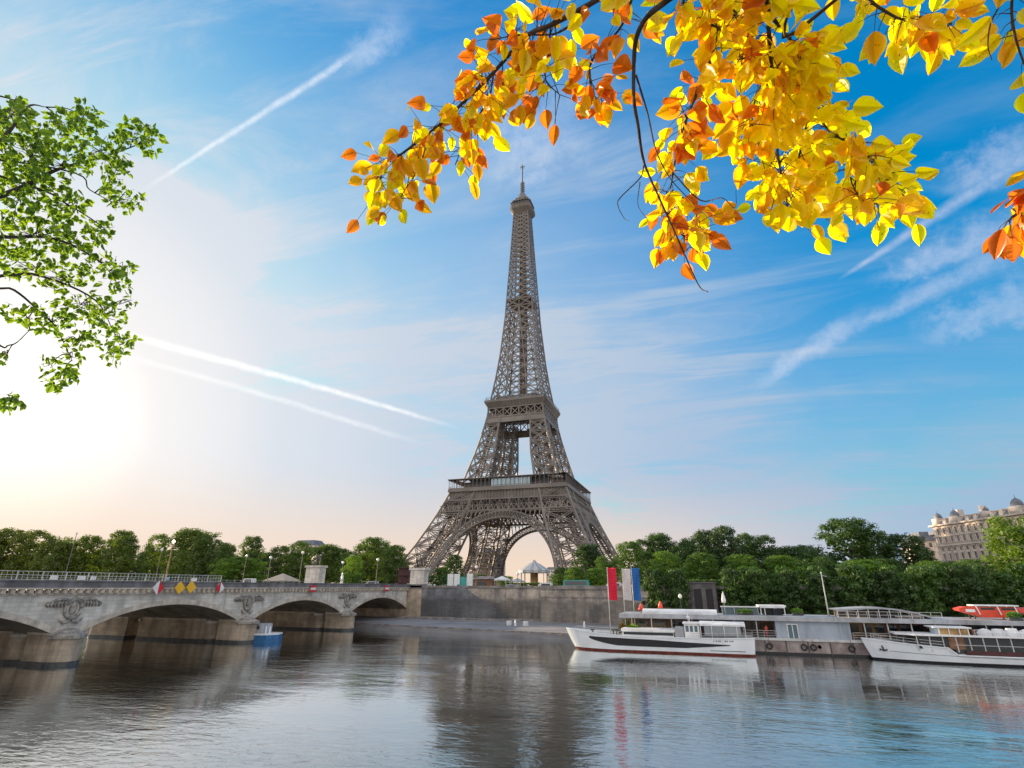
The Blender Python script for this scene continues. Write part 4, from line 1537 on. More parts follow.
far_block(-88, -20, 16, 14, 21, 'pale building peeping between trees left of the statue pedestal', M['facade'])
far_block(-46, 60, 22, 12, 25, 'pale building peeping left of the dark tree near the tower', M['facade'])
far_block(30, 420, 60, 20, 17, 'far pale building seen low under the tower arch on the left', M['facade'], 12)
far_block(-60, 380, 50, 20, 22, 'far grey building seen through the left arch of the tower', M['facade'], 10)

# ------------------------------------------------------------------ things under and beside the tower
cr = thing('carousel', 'round carousel with striped pale conical roof under the tower arch', 'carousel', (29.4, -80, .45))
mb = MB()
mb.lathe((29.4, -80, .45), [(6.6, 0), (6.6, .5), (.1, .5)], 24)
mb.build('floor', M['wood'], cr)
mb = MB()
for i in range(12):
    a = i*pi/6
    mb.tube([(29.4+6.1*cos(a), -80+6.1*sin(a), .9), (29.4+6.1*cos(a), -80+6.1*sin(a), 7.4)], .12, 6)
mb.tube([(29.4, -80, .9), (29.4, -80, 8)], 1.6, 12)
mb.build('column', M['ochre'], cr)
mb = MB()
prof = [(7.2, 7.4), (7.2, 8.6), (5.6, 9.6), (3.0, 11.2), (1.2, 12.0), (.8, 12.8), (.1, 13.2)]
mb.lathe((29.4, -80, 0), prof, 24)
mb.mi = [(i % 24) % 2 for i in range(len(mb.f))]
mb.build('roof', [M['grey'], M['steel']], cr)
hz = thing('construction_hoarding', 'white and green construction hoarding behind the wall left of the kiosk', 'hoarding', (14, -150, .5))
for i, (mt, nm) in enumerate(((M['white'], 'panel'), (M['white'], 'panel'), (M['turquoise'], 'panel'), (M['white'], 'panel'))):
    mb = MB(); mb.box(18.5+i*2.4, 20.8+i*2.4, -150.1, -150, 1.5 if i != 2 else .6, 5.6 if i != 2 else 4.6); mb.build(nm, mt, hz)
mb = MB()
for i in range(5): mb.beam((18.4+i*2.4, -150.2, .5), (18.4+i*2.4, -150.2, 5.7), .12)
mb.box(18.4, 28.1, -150.3, -150.15, .6, 1.5)
mb.build('frame', M['turquoise'], hz)
ks = thing('kiosk', 'brown wooden kiosk with low roof beside the construction hoarding', 'kiosk', (31, -150, .5))
mb = MB(); mb.box(28.8, 35.4, -151, -148, .5, 3.9); mb.build('body', M['wood'], ks)
mb = MB(); mb.v += [(28.3, -151.6, 3.9), (35.9, -151.6, 3.9), (35.9, -147.5, 3.9), (28.3, -147.5, 3.9), (30, -149.6, 4.9), (34.2, -149.6, 4.9)]
mb.f += [(0, 1, 5, 4), (1, 2, 5), (2, 3, 4, 5), (3, 0, 4), (3, 2, 1, 0)]; mb.mi += [0]*5
mb.build('roof', M['rust'], ks)
mb = MB(); mb.box(30, 33, -151.1, -151, 1.6, 3.1); mb.build('hatch', M['darkgrey'], ks)
# market tents
def tent(x, y, w, h, label, mt, grp=None):
    t = thing('canopy_tent', label, 'tent', (x, y, .5), group=grp)
    mb = MB()
    for a in (-1, 1):
        for b in (-1, 1):
            mb.beam((x+a*w/2, y+b*w/2, .45), (x+a*w/2, y+b*w/2, h), .1)
    mb.build('leg_frame', M['steel'], t)
    mb = MB(); q = w/2+.15
    mb.v += [(x-q, y-q, h-.35), (x+q, y-q, h-.35), (x+q, y+q, h-.35), (x-q, y+q, h-.35), (x-q, y-q, h), (x+q, y-q, h), (x+q, y+q, h), (x-q, y+q, h), (x, y, h+w*.28)]
    mb.f += [(0, 1, 5, 4), (1, 2, 6, 5), (2, 3, 7, 6), (3, 0, 4, 7), (4, 5, 8), (5, 6, 8), (6, 7, 8), (7, 4, 8)]; mb.mi += [0]*8
    mb.build('canopy', mt, t)
tent(38.5, -150, 4, 3.8, 'white canopy tent just right of the brown kiosk', M['canvas'])
tent(43.5, -149, 3.4, 3.3, 'grey green canopy tent second to the right of the kiosk', M['grey'])
tent(-38.4, -165, 8.5, 3.3, 'wide beige canopy tent left of the left statue pedestal', mat('beige_canvas', (.45, .38, .30), .8, .1, 1))

# shrubs and small trees on the lawn around the tower
for i, (x, y, h, r, lb) in enumerate(((-19.6, -60, 16.5, 6., 'small dark tree seen through the left opening of the tower'), (-7.5, -100, 9.0, 4.5, 'low tree between the near pedestal and the left tower leg'), (18.5, -118, 5.6, 4.0, 'low round bush behind the brown kiosk'), (25.6, -108, 5.2, 4.2, 'low round bush left of the carousel'), (40.5, -72, 9.5, 5.0, 'small tree right behind the carousel'), (50.5, -112, 5.0, 5.0, 'low wide bush right of the carousel'), (57.5, -150, 5.0, 3.6, 'low bush behind the turquoise bus'))):
    o = dup(protos[(i*2+1) % 6], (x, y, .45), i*1.3, (r/8, r/8, h/22), label=lb, group='shrubs around the tower')
    for ch in o.children:
        if ch.name.startswith('crown'): ch.color = (1.1+.3*(i % 2), 1.2+.3*(i % 2), .7, 1)
# vehicles: small van / bus bodies with wheels, windows and lamps
def vehicle(name, label, cat, x, y, L_, H_, body, zg=.47, bus=False):
    t = thing(name, label, cat, (x, y, zg))
    w = 2.0 if not bus else 2.5
    mb = MB()
    z0, z1, z2 = zg+.35, zg+H_*.52, zg+H_
    fr = .3 if bus else 1.1
    pr = [(-L_/2, z0), (L_/2, z0), (L_/2, z1), (L_/2-.15, z2-.1), (L_/2-.4, z2), (-L_/2+fr+.3, z2), (-L_/2+fr, z2-.15), (-L_/2+.1 if bus else -L_/2+.25, z1), (-L_/2, z1-.2)]
    k = len(pr)
    mb.v = [(x+a, y-w/2, b) for a, b in pr]+[(x+a, y+w/2, b) for a, b in pr]
    mb.f = [tuple(range(k)), tuple(range(2*k-1, k-1, -1))]+[(i+k, (i+1) % k+k, (i+1) % k, i) for i in range(k)]
    mb.mi = [0]*len(mb.f)
    mb.build('body', body, t)
    for s_ in (-1, 1):
        mb = MB(); mb.box(x-L_/2+fr+.4, x+L_/2-.4, y+s_*(w/2+.01)-.01, y+s_*(w/2+.01)+.01, z1+.05, z2-.25); mb.build('window', M['glass'], t)
        for a in (-L_*.32, L_*.3):
            mb = MB(); mb.tube([(x+a, y+s_*w/2-.14, zg+.36), (x+a, y+s_*w/2+.14, zg+.36)], .36, 14); mb.build('wheel', M['black'], t)
    for s_ in (-1, 1):
        mb = MB(); mb.box(x-L_/2-.03, x-L_/2+.05, y+s_*w*.33-.15, y+s_*w*.33+.15, z1-.45, z1-.25); mb.build('headlight', M['white'], t)
vehicle('tour_bus', 'turquoise tour bus parked on the street under the round dark tree', 'bus', 67.4, -168, 7.4, 2.9, M['turquoise'], bus=True)
vehicle('parked_van', 'white van on the street just right of the turquoise bus', 'van', 77.5, -165, 4.8, 2.3, M['white'])
vehicle('parked_van', 'white van on the street left of the turquoise bus', 'van', 57.5, -166, 4.6, 2.2, M['white'])
vehicle('parked_car', 'grey car on the street below the carousel', 'car', 47, -167, 4.2, 1.7, M['grey'])
vehicle('parked_car', 'white car beside the right flagpole above the wall', 'car', 84, -166, 4.3, 1.8, M['white'])
vehicle('parked_van', 'white van on the bridge left of the beige tent', 'van', -46.5, -172, 4.8, 3.4, M['white'])
vehicle('parked_car', 'pale car on the street between pedestals at the bridge end', 'car', 1, -170, 4.3, 2.6, M['grey'])

# statues on pedestals at the bridge end
def statue(x, y, w, z1, label, lab2):
    t = thing('statue_pedestal', label, 'pedestal', (x, y, .4))
    mb = MB()
    mb.box(x-w/2-.6, x+w/2+.6, y-2.1, y+2.1, .4, 2.3)
    mb.box(x-w/2, x+w/2, y-1.5, y+1.5, 2.3, z1-.6)
    mb.box(x-w/2-.35, x+w/2+.35, y-1.85, y+1.85, z1-.6, z1)
    mb.build('base', M['limestone'], t)
    s = thing('horse_statue', lab2, 'statue', (x, y, z1))
    mb = MB(); mb.smooth = True
    z = z1
    mb.tube([(x-1.5, y, z+2.2), (x-.9, y, z+2.45), (x, y, z+2.35), (x+.9, y, z+2.5), (x+1.35, y, z+2.3)], [.42, .62, .6, .6, .3], 10)      # trunk
    mb.tube([(x+1.0, y, z+2.6), (x+1.5, y, z+3.3), (x+1.75, y, z+3.9)], [.48, .34, .24], 8)
    mb.tube([(x+1.65, y, z+3.95), (x+2.1, y, z+3.7), (x+2.4, y, z+3.4)], [.26, .22, .13], 8)
    for a, b in ((1.0, .22), (1.2, -.22)):
        mb.tube([(x+a, y+b, z+2.3), (x+a+.15, y+b, z+1.2), (x+a, y+b, z)], [.24, .14, .13], 6)
    for a, b in ((-1.2, .25), (-1.35, -.25)):
        mb.tube([(x+a, y+b, z+2.3), (x+a+.25, y+b, z+1.5), (x+a-.15, y+b, z+.9), (x+a, y+b, z)], [.36, .22, .14, .13], 6)
    mb.tube([(x-1.5, y, z+2.4), (x-2.0, y, z+2.1), (x-2.05, y, z+1.1)], [.14, .17, .06], 6)
    mb.build('horse', M['bronze'], s)
    mb = MB(); mb.smooth = True
    px, py = x+.35, y-.95
    for b in (-.16, .16):
        mb.tube([(px+b, py, z+1.9), (px+b*1.2, py+.05, z+1.0), (px+b*1.2, py, z)], [.2, .15, .12], 7)
    mb.tube([(px, py, z+1.7), (px, py, z+2.3), (px, py, z+2.9), (px, py, z+3.1), (px, py, z+3.25)], [.24, .26, .34, .16, .12], 9)
    mb.tube([(px, py, z+3.15), (px, py, z+3.35), (px, py, z+3.62)], [.13, .2, .1], 8)
    mb.tube([(px+.3, py, z+2.9), (px+.6, py+.1, z+2.6), (px+.9, py+.4, z+3.0)], [.13, .11, .09], 6)
    mb.tube([(px-.3, py, z+2.9), (px-.5, py, z+2.3), (px-.45, py-.15, z+1.8)], [.13, .11, .08], 6)
    mb.build('warrior', M['bronze'], s)
statue(-13.6, -179.6, 5.2, 7.6, 'pale stone pedestal on the far left corner of the bridge end', 'bronze horse and standing warrior on the left stone pedestal')
statue(23.2, -180.0, 4.4, 6.6, 'pale stone pedestal at the near bridge end beside the tower leg', 'bronze horse and standing warrior on the right pedestal by the tower leg')
mn = thing('white_monument', 'small white monument on a thin pedestal between the two stone pedestals', 'monument', (-6.1, -176, .45))
mb = MB(); mb.smooth = True; mb.lathe((-6.1, -176, .45), [(.9, 0), (.9, 1.2), (.5, 1.5), (.45, 3.0), (.6, 3.1), (.35, 3.3), (.4, 4.0), (.2, 4.5), (.2, 4.8), (.05, 5.1)], 12); mb.build('column', M['white'], mn)

# lamp posts
def lamp(x, y, h, label, lit=False, arm=True, z=.45, r=.13):
    t = thing('street_lamp', label, 'street lamp', (x, y, z), group='street lamps along the bridge and bank')
    mb = MB(); mb.smooth = True
    mb.lathe((x, y, z), [(r*3, 0), (r*2.6, .5), (r*1.5, 1.2), (r, 1.5), (r*.7, h-1), (r*.5, h-.4)], 8)
    mb.build('post', M['ochre'] if lit else M['bronze'], t)
    mb = MB(); mb.smooth = True
    mb.lathe((x, y, z+h-.45), [(.1, 0), (.38, .2), (.45, .55), (.3, .9), (.05, 1.05)], 10)
    mb.build('lamp_globe', M['lamp'] if lit else M['lampoff'], t)
lamp(-57.5, -195, 14.2, 'tall lit yellow lamp post on the left behind the person in blue', True, r=.22)
lamp(-67.7, -190, 12.2, 'shorter lamp post just left of the lit yellow one')
lamp(-171, -150, 23.5, 'tall leaning lamp post on the far left', r=.2)
lamp(-22.3, -176, 11.3, 'lamp post just left of the left statue pedestal')
lamp(-35, -176, 9.9, 'lamp post above the beige canopy tent')
lamp(-10.6, -170, 8.3, 'low lamp post just right of the left statue pedestal')
lamp(6.3, -176, 8.8, 'pale lamp post in front of the dark tree near the tower')
lamp(-45.3, -176, 10.6, 'lamp post in front of the right side of the dome tree')
lamp(51, -172, 4.6, 'short lamp post above the wall under the tower arch')
lamp(38, -172, 6.5, 'lamp post above the wall right of the kiosk')
sc = thing('scaffold', 'dark red scaffold frame left of the near stone pedestal', 'scaffold', (13.6, -172, .45))
mb = MB()
for x in (11.4, 13.6, 15.8):
    for y in (-172.8, -171.2):
        mb.beam((x, y, .45), (x, y, 7.1), .16)
for z in (2.6, 4.8, 7.0):
    mb.beam((11.4, -172.8, z), (15.8, -172.8, z), .16); mb.beam((11.4, -171.2, z), (15.8, -171.2, z), .16)
    mb.box(11.4, 15.8, -172.7, -171.3, z-.15, z-.05)
mb.build('frame', M['maroon'], sc)
mb = MB(); mb.box(11.5, 15.7, -171.25, -171.2, .6, 6.9); mb.build('netting', M['maroon'], sc)

# ------------------------------------------------------------------ boats
def strip(mb, rows):
    for r0, r1 in zip(rows[:-1], rows[1:]):
        for j in range(len(r0)-1):
            mb.face([r0[j], r0[j+1], r1[j+1], r1[j]])


def hull_fns(L, B, bow_h, mid_h, stern_h, rake=2.6, step=None):
    def beam(t):
        if t < .30: return B/2*sin(pi/2*(t/.30))**.75
        if t > .9: return B/2*(1-.12*((t-.9)/.1)**2)
        return B/2
    def sheer(t):
        return mid_h+(bow_h-mid_h)*max(0, 1-t/.45)**1.6+(stern_h-mid_h)*max(0, (t-.6)/.4)**1.5
    def pt(t, h, side, off=0.):
        # h 0 at the keel, 1 at the sheer
        zt = sheer(t)
        z = -.5+.78*h/.3 if h < .3 else .28+(zt-.28)*(h-.3)/.7
        if step and t > step[0]:
            z = min(z, step[1])
        xb = rake*(1-h)**1.2*max(0, 1-t/.25)
        w = beam(t)*(.80+.20*h**.5)
        w = max(w, .04)
        return (t*L+xb-(.35*(1-h) if t > .98 else 0), side*(w+off), z)
    return beam, sheer, pt


def make_hull(root, L, B, bow_h, mid_h, stern_h, mwhite, mfoot, rake=2.6, step=None):
    beam, sheer, pt = hull_fns(L, B, bow_h, mid_h, stern_h, rake, step)
    N = 40
    mb = MB(); mb.smooth = True
    hs_ = [0, .15, .3, .45, .6, .75, .88, 1.0]
    for side in (-1, 1):
        for j in range(len(hs_)-1):
            for i in range(N):
                t0, t1 = i/N, (i+1)/N
                q = [pt(t0, hs_[j], side), pt(t1, hs_[j], side), pt(t1, hs_[j+1], side), pt(t0, hs_[j+1], side)]
                mb.cur = 1 if j < 2 else 0
                mb.face(q if side < 0 else q[::-1])
    mb.cur = 0
    for j in range(len(hs_)-1):
        mb.face([pt(1, hs_[j], -1), pt(1, hs_[j], 1), pt(1, hs_[j+1], 1), pt(1, hs_[j+1], -1)])
    h = mb.build('hull', [mwhite, mfoot], root)
    mb = MB()
    for i in range(N):
        t0, t1 = i/N, (i+1)/N
        a, b = pt(t0, .93, -1), pt(t1, .93, -1); c, d = pt(t1, .93, 1), pt(t0, .93, 1)
        mb.face([a, b, c, d])
    mb.build('deck', M['grey'], root)
    mb = MB()
    for side in (-1, 1):
        for i in range(N):
            p, q = pt(i/N, 1., side, .03), pt((i+1)/N, 1., side, .03)
            mb.beam(p, q, .16, .12)
    mb.build('gunwale', mwhite, root)
    return pt, sheer, beam


def rail(mb, pts, h, n_mid=1, r=.05, step=1.4):
    for a, b in zip(pts[:-1], pts[1:]):
        a, b = Vector(a), Vector(b)
        L = (b-a).length; k = max(1, int(L/step))
        for i in range(k+1):
            p = a+(b-a)*i/k
            mb.beam(p, p+Vector((0, 0, h)), r)
        for m_ in range(1, n_mid+2):
            mb.beam(a+Vector((0, 0, h*m_/(n_mid+1))), b+Vector((0, 0, h*m_/(n_mid+1))), r)


# boat 1, white with a black flash; local x runs from bow to stern, water at z 0
b1 = local_thing('river_boat', 'long white river boat with a black flash along its hull, moored under the flags', 'boat', (79.2, -232.9, WZ), rz=radians(-.5))
b1.scale = (.895, 1, 1)
pt, sh, bmf = make_hull(b1, 32.6, 5.4, 3.05, 2.25, 2.5, M['hullwhite'], M['keelred'], 2.4)
mb = MB()
N = 36
for i in range(N):
    def edges(t):
        u = (t-.14)/.74
        top = .82+.05*min(1, u*4)
        if u < .22: bot = .74-(.74-.50)*(u/.22)**.7
        elif u < .7: bot = .50
        else: bot = .50+(.66-.50)*((u-.7)/.3)
        if u > .45: top = .87-(.87-.69)*((u-.45)/.55)
        return bot, top
    t0, t1 = .14+.74*i/N, .14+.74*(i+1)/N
    (b0, a0), (b1_, a1) = edges(t0), edges(t1)
    mb.face([pt(t0, b0, -1, .035), pt(t1, b1_, -1, .035), pt(t1, a1, -1, .035), pt(t0, a0, -1, .035)])
mb.build('black_flash', M['black'], b1)
mb = MB()
for i in range(14):
    t0, t1 = .78+.012*i, .78+.012*(i+1)
    mb.face([pt(t0, .40, -1, .035), pt(t1, .40, -1, .035), pt(t1, .425, -1, .035), pt(t0, .425, -1, .035)])
mb.build('hull_line', M['black'], b1)
mb = MB()
xx = .80
for i in range(9):
    w_ = .004+.002*(i % 3)
    if i != 4:
        mb.face([pt(xx, .84, -1, .035), pt(xx+w_, .84, -1, .035), pt(xx+w_, .89, -1, .035), pt(xx, .89, -1, .035)])
    xx += .011
mb.build('name_lettering', M['darkgrey'], b1)
mb = MB()   # long saloon roof
mb.box(10.6, 19.9, -2.1, 2.1, 2.95, 3.3); mb.box(10.8, 19.7, -1.95, 1.95, 2.2, 2.95)
mb.build('saloon_roof', M['white'], b1)
mb = MB(); mb.box(11.0, 19.6, -1.97, -1.955, 2.45, 2.85); mb.build('saloon_window', M['glass'], b1)
mb = MB(); mb.box(19.9, 21.4, -2.2, 2.2, 2.0, 3.65); mb.build('locker', M['grey'], b1)
mb = MB()
mb.box(21.5, 24.0, -2.0, 2.0, 2.0, 4.2); mb.box(21.3, 24.2, -2.15, 2.15, 4.2, 4.4)
wh = mb.build('wheelhouse', M['white'], b1)
for x0 in (21.75, 22.45, 23.2):
    mb = MB(); mb.box(x0, x0+.5, -2.03, -2.0, 3.1, 3.95); mb.build('window', M['glassblue'], wh)
mb = MB(); mb.box(21.48, 21.5, -1.6, 1.6, 3.1, 3.95); mb.build('window', M['glassblue'], wh)
mb = MB(); mb.tube([(22.5, -1.2, 4.4), (22.5, -1.2, 5.2)], .05, 6); mb.tube([(22.2, .8, 4.4), (22.2, .8, 5.6)], .06, 6); mb.box(21.9, 22.5, .6, 1., 5.0, 5.15); mb.build('radar_mast', M['white'], wh)
mb = MB()
for i in range(12):
    a0, a1 = -1+2*i/12, -1+2*(i+1)/12
    z0, z1 = 4.2+.4*(1-a0*a0), 4.2+.4*(1-a1*a1)
    mb.face([(24.1, a0*2.4, z0), (31.4, a0*2.4, z0-.05), (31.4, a1*2.4, z1-.05), (24.1, a1*2.4, z1)])
    mb.face([(24.1, a0*2.4, z0-.08), (24.1, a1*2.4, z1-.08), (31.4, a1*2.4, z1-.13), (31.4, a0*2.4, z0-.13)])
mb.box(24.1, 31.4, -2.44, -2.36, 4.0, 4.22); mb.box(24.1, 31.4, 2.36, 2.44, 4.0, 4.22)
mb.build('canopy', M['canvas'], b1)
mb = MB()
for x in (24.2, 26, 28, 30, 31.3):
    for y in (-2.38, 2.38):
        mb = MB(); mb.beam((x, y, 2.1), (x, y, 4.1), .09)
        mb.build('canopy_post', M['white'], b1)
for y in (-2.36, 2.33):
    mb = MB(); mb.box(24.8, 30.6, y, y+.03, 2.7, 4.02); mb.build('clear_curtain', M['clear'], b1)
mb = MB()
rail(mb, [pt(t, 1.0, -1) for t in (.70, .78, .86, .93, .99)], .65, 1, .045, 1.2)
rail(mb, [pt(t, 1.0, -1) for t in (.06, .14, .22, .33)], .55, 1, .04, 1.4)
rail(mb, [pt(t, 1.0, 1) for t in (.06, .14, .22, .33)], .55, 1, .04, 1.4)
mb.build('railing', M['steel'], b1)
mb = MB()
for x, y in ((9.0, -.9), (9.3, .7), (5.0, 0.), (10.2, -1.6)):
    mb = MB(); mb.tube([(x, y, 2.0), (x, y, 3.0)], .16, 8); mb.box(x-.35, x+.35, y-.25, y+.25, 2.8, 3.1)
    mb.build('windlass', M['darkgrey'], b1)

mb = MB()
for a_, b_ in (((-.2, .1, 2.9), (-5.8, 13.6, 1.1)), ((32.3, 2.2, 2.4), (34.5, 6.0, 2.3))):
    a_, b_ = Vector(a_), Vector(b_)
    mb.tube([a_+(b_-a_)*t-Vector((0, 0, .9*4*t*(1-t)*.6)) for t in [k/10 for k in range(11)]], .035, 5)
mb.build('mooring_rope', M['darkgrey'], b1)
# flags on poles
def flag(x, y, zb, zt, ft, fb, w_, col, label, wave):
    t = thing('banner_flag', label, 'flag', (x, y, zb), group='three tall banner flags over the moored boat')
    mb = MB(); mb.smooth = True; mb.tube([(x, y, zb), (x, y, zt+.15)], [.075, .05], 8); mb.build('pole', M['steel'], t)
    mb = MB(); mb.smooth = True
    nx, nz = 8, 20
    P = [[(x+.06+w_*i/nx, y+.22*sin(i/nx*6+k/nz*5+wave)*(.2+i/nx), ft+(fb-ft)*k/nz-.12*(i/nx)*(k/nz)) for i in range(nx+1)] for k in range(nz+1)]
    for k in range(nz):
        for i in range(nx):
            mb.face([P[k][i], P[k][i+1], P[k+1][i+1], P[k+1][i]])
    f_ = mb.build('cloth', col, t)
    sol = f_.modifiers.new('thickness', 'SOLIDIFY'); sol.thickness = .012


flag(86.7, -233.2, WZ+2.1, 4.62, 4.62, -.45, 1.42, M['red'], 'tall narrow red banner flag on a pole over the boat', 0.)
flag(88.75, -229.6, WZ+2.3, 4.55, 4.55, -.5, 1.32, M['whitecloth'], 'tall narrow white banner flag between the red and the blue one', 1.4)
flag(90.05, -227.0, WZ+2.3, 4.76, 4.76, -.6, 1.30, M['blue'], 'tall narrow blue banner flag, right one of the three', 2.6)

# the floating restaurant barge along the quay
bg_ = thing('floating_restaurant', 'long grey two deck restaurant barge moored along the quay behind the boats', 'barge', (120, -227, WZ))
mb = MB(); mb.box(88.2, 170, -231.2, -222.5, WZ-1, WZ+1.95)
mb.build('hull', M['rust'], bg_)
mb = MB(); mb.box(88.1, 170, -231.35, -222.4, WZ+1.95, WZ+2.3); mb.build('deck_edge', M['steel'], bg_)
mb = MB(); mb.box(88.15, 170, -231.26, -231.2, WZ-.4, WZ+.35); mb.build('boot_top', M['black'], bg_)
mb = MB()
for i in range(26):
    x = 92+3*i
    mb.box(x-.08, x+.08, -231.3, -231.2, WZ+.2, WZ+1.95)
mb.build('rubbing_strake', M['darkgrey'], bg_)
mb = MB()
for i in range(6):
    mb.tube([(117.5, -231.3, WZ+1.25), (117.5, -231.22, WZ+1.25)], .25, 10)
mb.build('porthole', M['black'], bg_)
mb = MB(); mb.box(111.9, 122.1, -231.0, -223.5, WZ+2.3, WZ+4.7)
wl = mb.build('cabin_wall', M['greyblue'], bg_)
mb = MB()
for x in (113.5, 114.2):
    mb.box(x, x+.1, -231.08, -231.0, WZ+2.3, WZ+4.2)
mb.box(113.5, 115.0, -231.08, -231.0, WZ+4.2, WZ+4.32); mb.box(114.9, 115.0, -231.08, -231.0, WZ+2.3, WZ+4.2)
mb.build('door_frame', M['white'], wl)
mb = MB(); mb.box(113.6, 114.9, -231.05, -231.0, WZ+2.35, WZ+4.2); mb.build('door', M['glassblue'], wl)
mb = MB()   # slab between the decks
mb.v += [(88, -231.6, WZ+4.72), (111, -231.6, WZ+4.72), (122.5, -231.6, WZ+4.72), (170, -231.6, WZ+4.72)]
mb.v += [(x, -222.4, z) for x, y, z in mb.v[:4]]
mb.v += [(x, y, z+.62) for x, y, z in mb.v[:8]]
mb.f += [(8, 9, 13, 12), (9, 10, 14, 13), (10, 11, 15, 14), (0, 1, 9, 8), (1, 2, 10, 9), (2, 3, 11, 10), (0, 4, 5, 1), (1, 5, 6, 2), (2, 6, 7, 3), (4, 12, 13, 5), (5, 13, 14, 6), (6, 14, 15, 7), (0, 8, 12, 4), (3, 7, 15, 11)]
mb.mi += [0]*14
mb.build('upper_deck', M['grey'], bg_)
mb = MB()
for x in [90+3.2*i for i in range(7)]+[124+3*i for i in range(15)]:
    mb = MB(); mb.beam((x, -231.0, WZ+2.3), (x, -231.0, WZ+4.72), .14)
    mb.build('deck_post', M['steel'], bg_)
mb = MB()
rail(mb, [(88.3, -231.1, WZ+2.3), (111.8, -231.1, WZ+2.3)], 1.0, 2, .05, 1.6)
rail(mb, [(122.3, -231.1, WZ+2.3), (169, -231.1, WZ+2.3)], 1.0, 2, .05, 1.6)
rail(mb, [(120.6, -231.3, WZ+5.34), (134, -231.3, WZ+5.34)], .9, 1, .05, 1.3)
mb.build('railing', M['steel'], bg_)
for x0, x1, mt in ((122.3, 127.5, M['ochre']), (127.5, 136, M['wood']), (136, 168, M['darkgrey'])):
    mb = MB(); mb.box(x0, x1-.05, -226.5, -223, WZ+2.3, WZ+4.7); mb.build('saloon', mt, bg_)
mb = MB(); mb.box(89, 111.8, -226.0, -223, WZ+2.3, WZ+4.7); mb.build('saloon', M['wood'], bg_)
mb = MB()
for i in range(7):      # lower deck panes right
    mb.box(123+1.7*i, 124.2+1.7*i, -226.56, -226.5, WZ+3, WZ+4.2)
mb.build('saloon_glazing', M['glass'], bg_)
mb = MB()
for i in range(7):
    mb.box(90+3*i, 92.2+3*i, -226.06, -226.0, WZ+2.9, WZ+4.3)
mb.build('saloon_glazing', M['glass'], bg_)
for i in (0, 3, 4, 7):      # old tyres hung along the hull as fenders
    mb = MB(); mb.smooth = True
    xx = 110.6+1.55*i+.3*sin(i*3.)
    mb.tube([(xx+.38*cos(t), -231.42, WZ+1.15+.38*sin(t)) for t in [2*pi*j/14 for j in range(15)]], .12, 6)
    mb.beam((xx, -231.42, WZ+1.5), (xx, -231.4, WZ+2.3), .03)
    mb.build('tyre_fender', M['black'], bg_)
# deck tables, chairs and heaters that clutter the lower deck
rr_ = random.Random(5)
for i in range(9):
    mb = MB(); xx = 124+1.5*i
    mb.tube([(xx, -228.6, WZ+2.3), (xx, -228.6, WZ+3.02)], .05, 6); mb.lathe((xx, -228.6, WZ+3.02), [(.45, 0), (.45, .05), (.02, .05)], 12)
    mb.build('deck_table', M['white'] if i % 2 else M['ochre'], bg_)
mb = MB()   # curved glass roof
n = 16
def az(u): return WZ+5.95+.35*min(1, u*3)-1.45*max(0, (u-.45)/.55)**2 - .0
for i in range(n):
    u0, u1 = i/n, (i+1)/n
    x0, x1 = 120.8+13*u0, 120.8+13*u1
    for d in (0, .1):
        mb.face([(x0, -230.2, az(u0)+.45-d), (x1, -230.2, az(u1)+.45-d), (x1, -223.4, az(u1)+.45-d), (x0, -223.4, az(u0)+.45-d)])
    mb.face([(x0, -230.2, az(u0)+.25), (x1, -230.2, az(u1)+.25), (x1, -230.2, az(u1)+.47), (x0, -230.2, az(u0)+.47)])
mb.build('curved_roof', M['grey'], bg_)
mb = MB()
for i in range(10):
    u = i/9; x = 121+12.4*u
    mb.beam((x, -230.1, WZ+5.2), (x, -230.1, az(u)+.3), .07)
mb.build('roof_post', M['white'], bg_)
mb = MB(); mb.box(121.3, 129.5, -226.2, -225.9, WZ+5.34, WZ+6.2); mb.build('bar_front', M['rust'], bg_)
mb = MB(); mb.smooth = False
for i in range(8):
    a0, a1 = pi*i/8, pi*(i+1)/8
    mb.face([(91.8, -229.0+1.9*-cos(a0), WZ+5.5+.62*sin(a0)), (91.8, -229.0+1.9*-cos(a1), WZ+5.5+.62*sin(a1)), (103.6, -229.0+1.9*-cos(a1), WZ+5.5+.62*sin(a1)), (103.6, -229.0+1.9*-cos(a0), WZ+5.5+.62*sin(a0))])
mb.box(91.8, 103.6, -230.92, -230.85, WZ+5.36, WZ+5.75)
mb.build('long_awning', M['canvas'], bg_)
mb = MB(); mb.box(104.6, 110.0, -227.6, -224, WZ+5.35, WZ+6.45); mb.build('glass_shelter', M['glassblue'], bg_)
mb = MB(); mb.box(104.4, 110.2, -227.8, -223.8, WZ+6.45, WZ+6.55)
for x in (104.5, 106.4, 108.2, 110): mb.beam((x, -227.7, WZ+5.35), (x, -227.7, WZ+6.45), .09)
mb.build('shelter_frame', M['steel'], bg_)
mb = MB(); mb.box(110.1, 114.2, -228.2, -224, WZ+6.6, WZ+6.85)
mb.box(110.3, 114.0, -228.3, -228.2, WZ+6.45, WZ+6.7)
for x in (110.4, 111.0, 113.9): mb.beam((x, -228, WZ+5.35), (x, -228, WZ+6.6), .14)
mb.build('deck_canopy', M['canvas'], bg_)
mb = MB(); mb.box(110.9, 113.8, -226, -225.8, WZ+5.35, WZ+6.5); mb.build('bar_recess', M['black'], bg_)

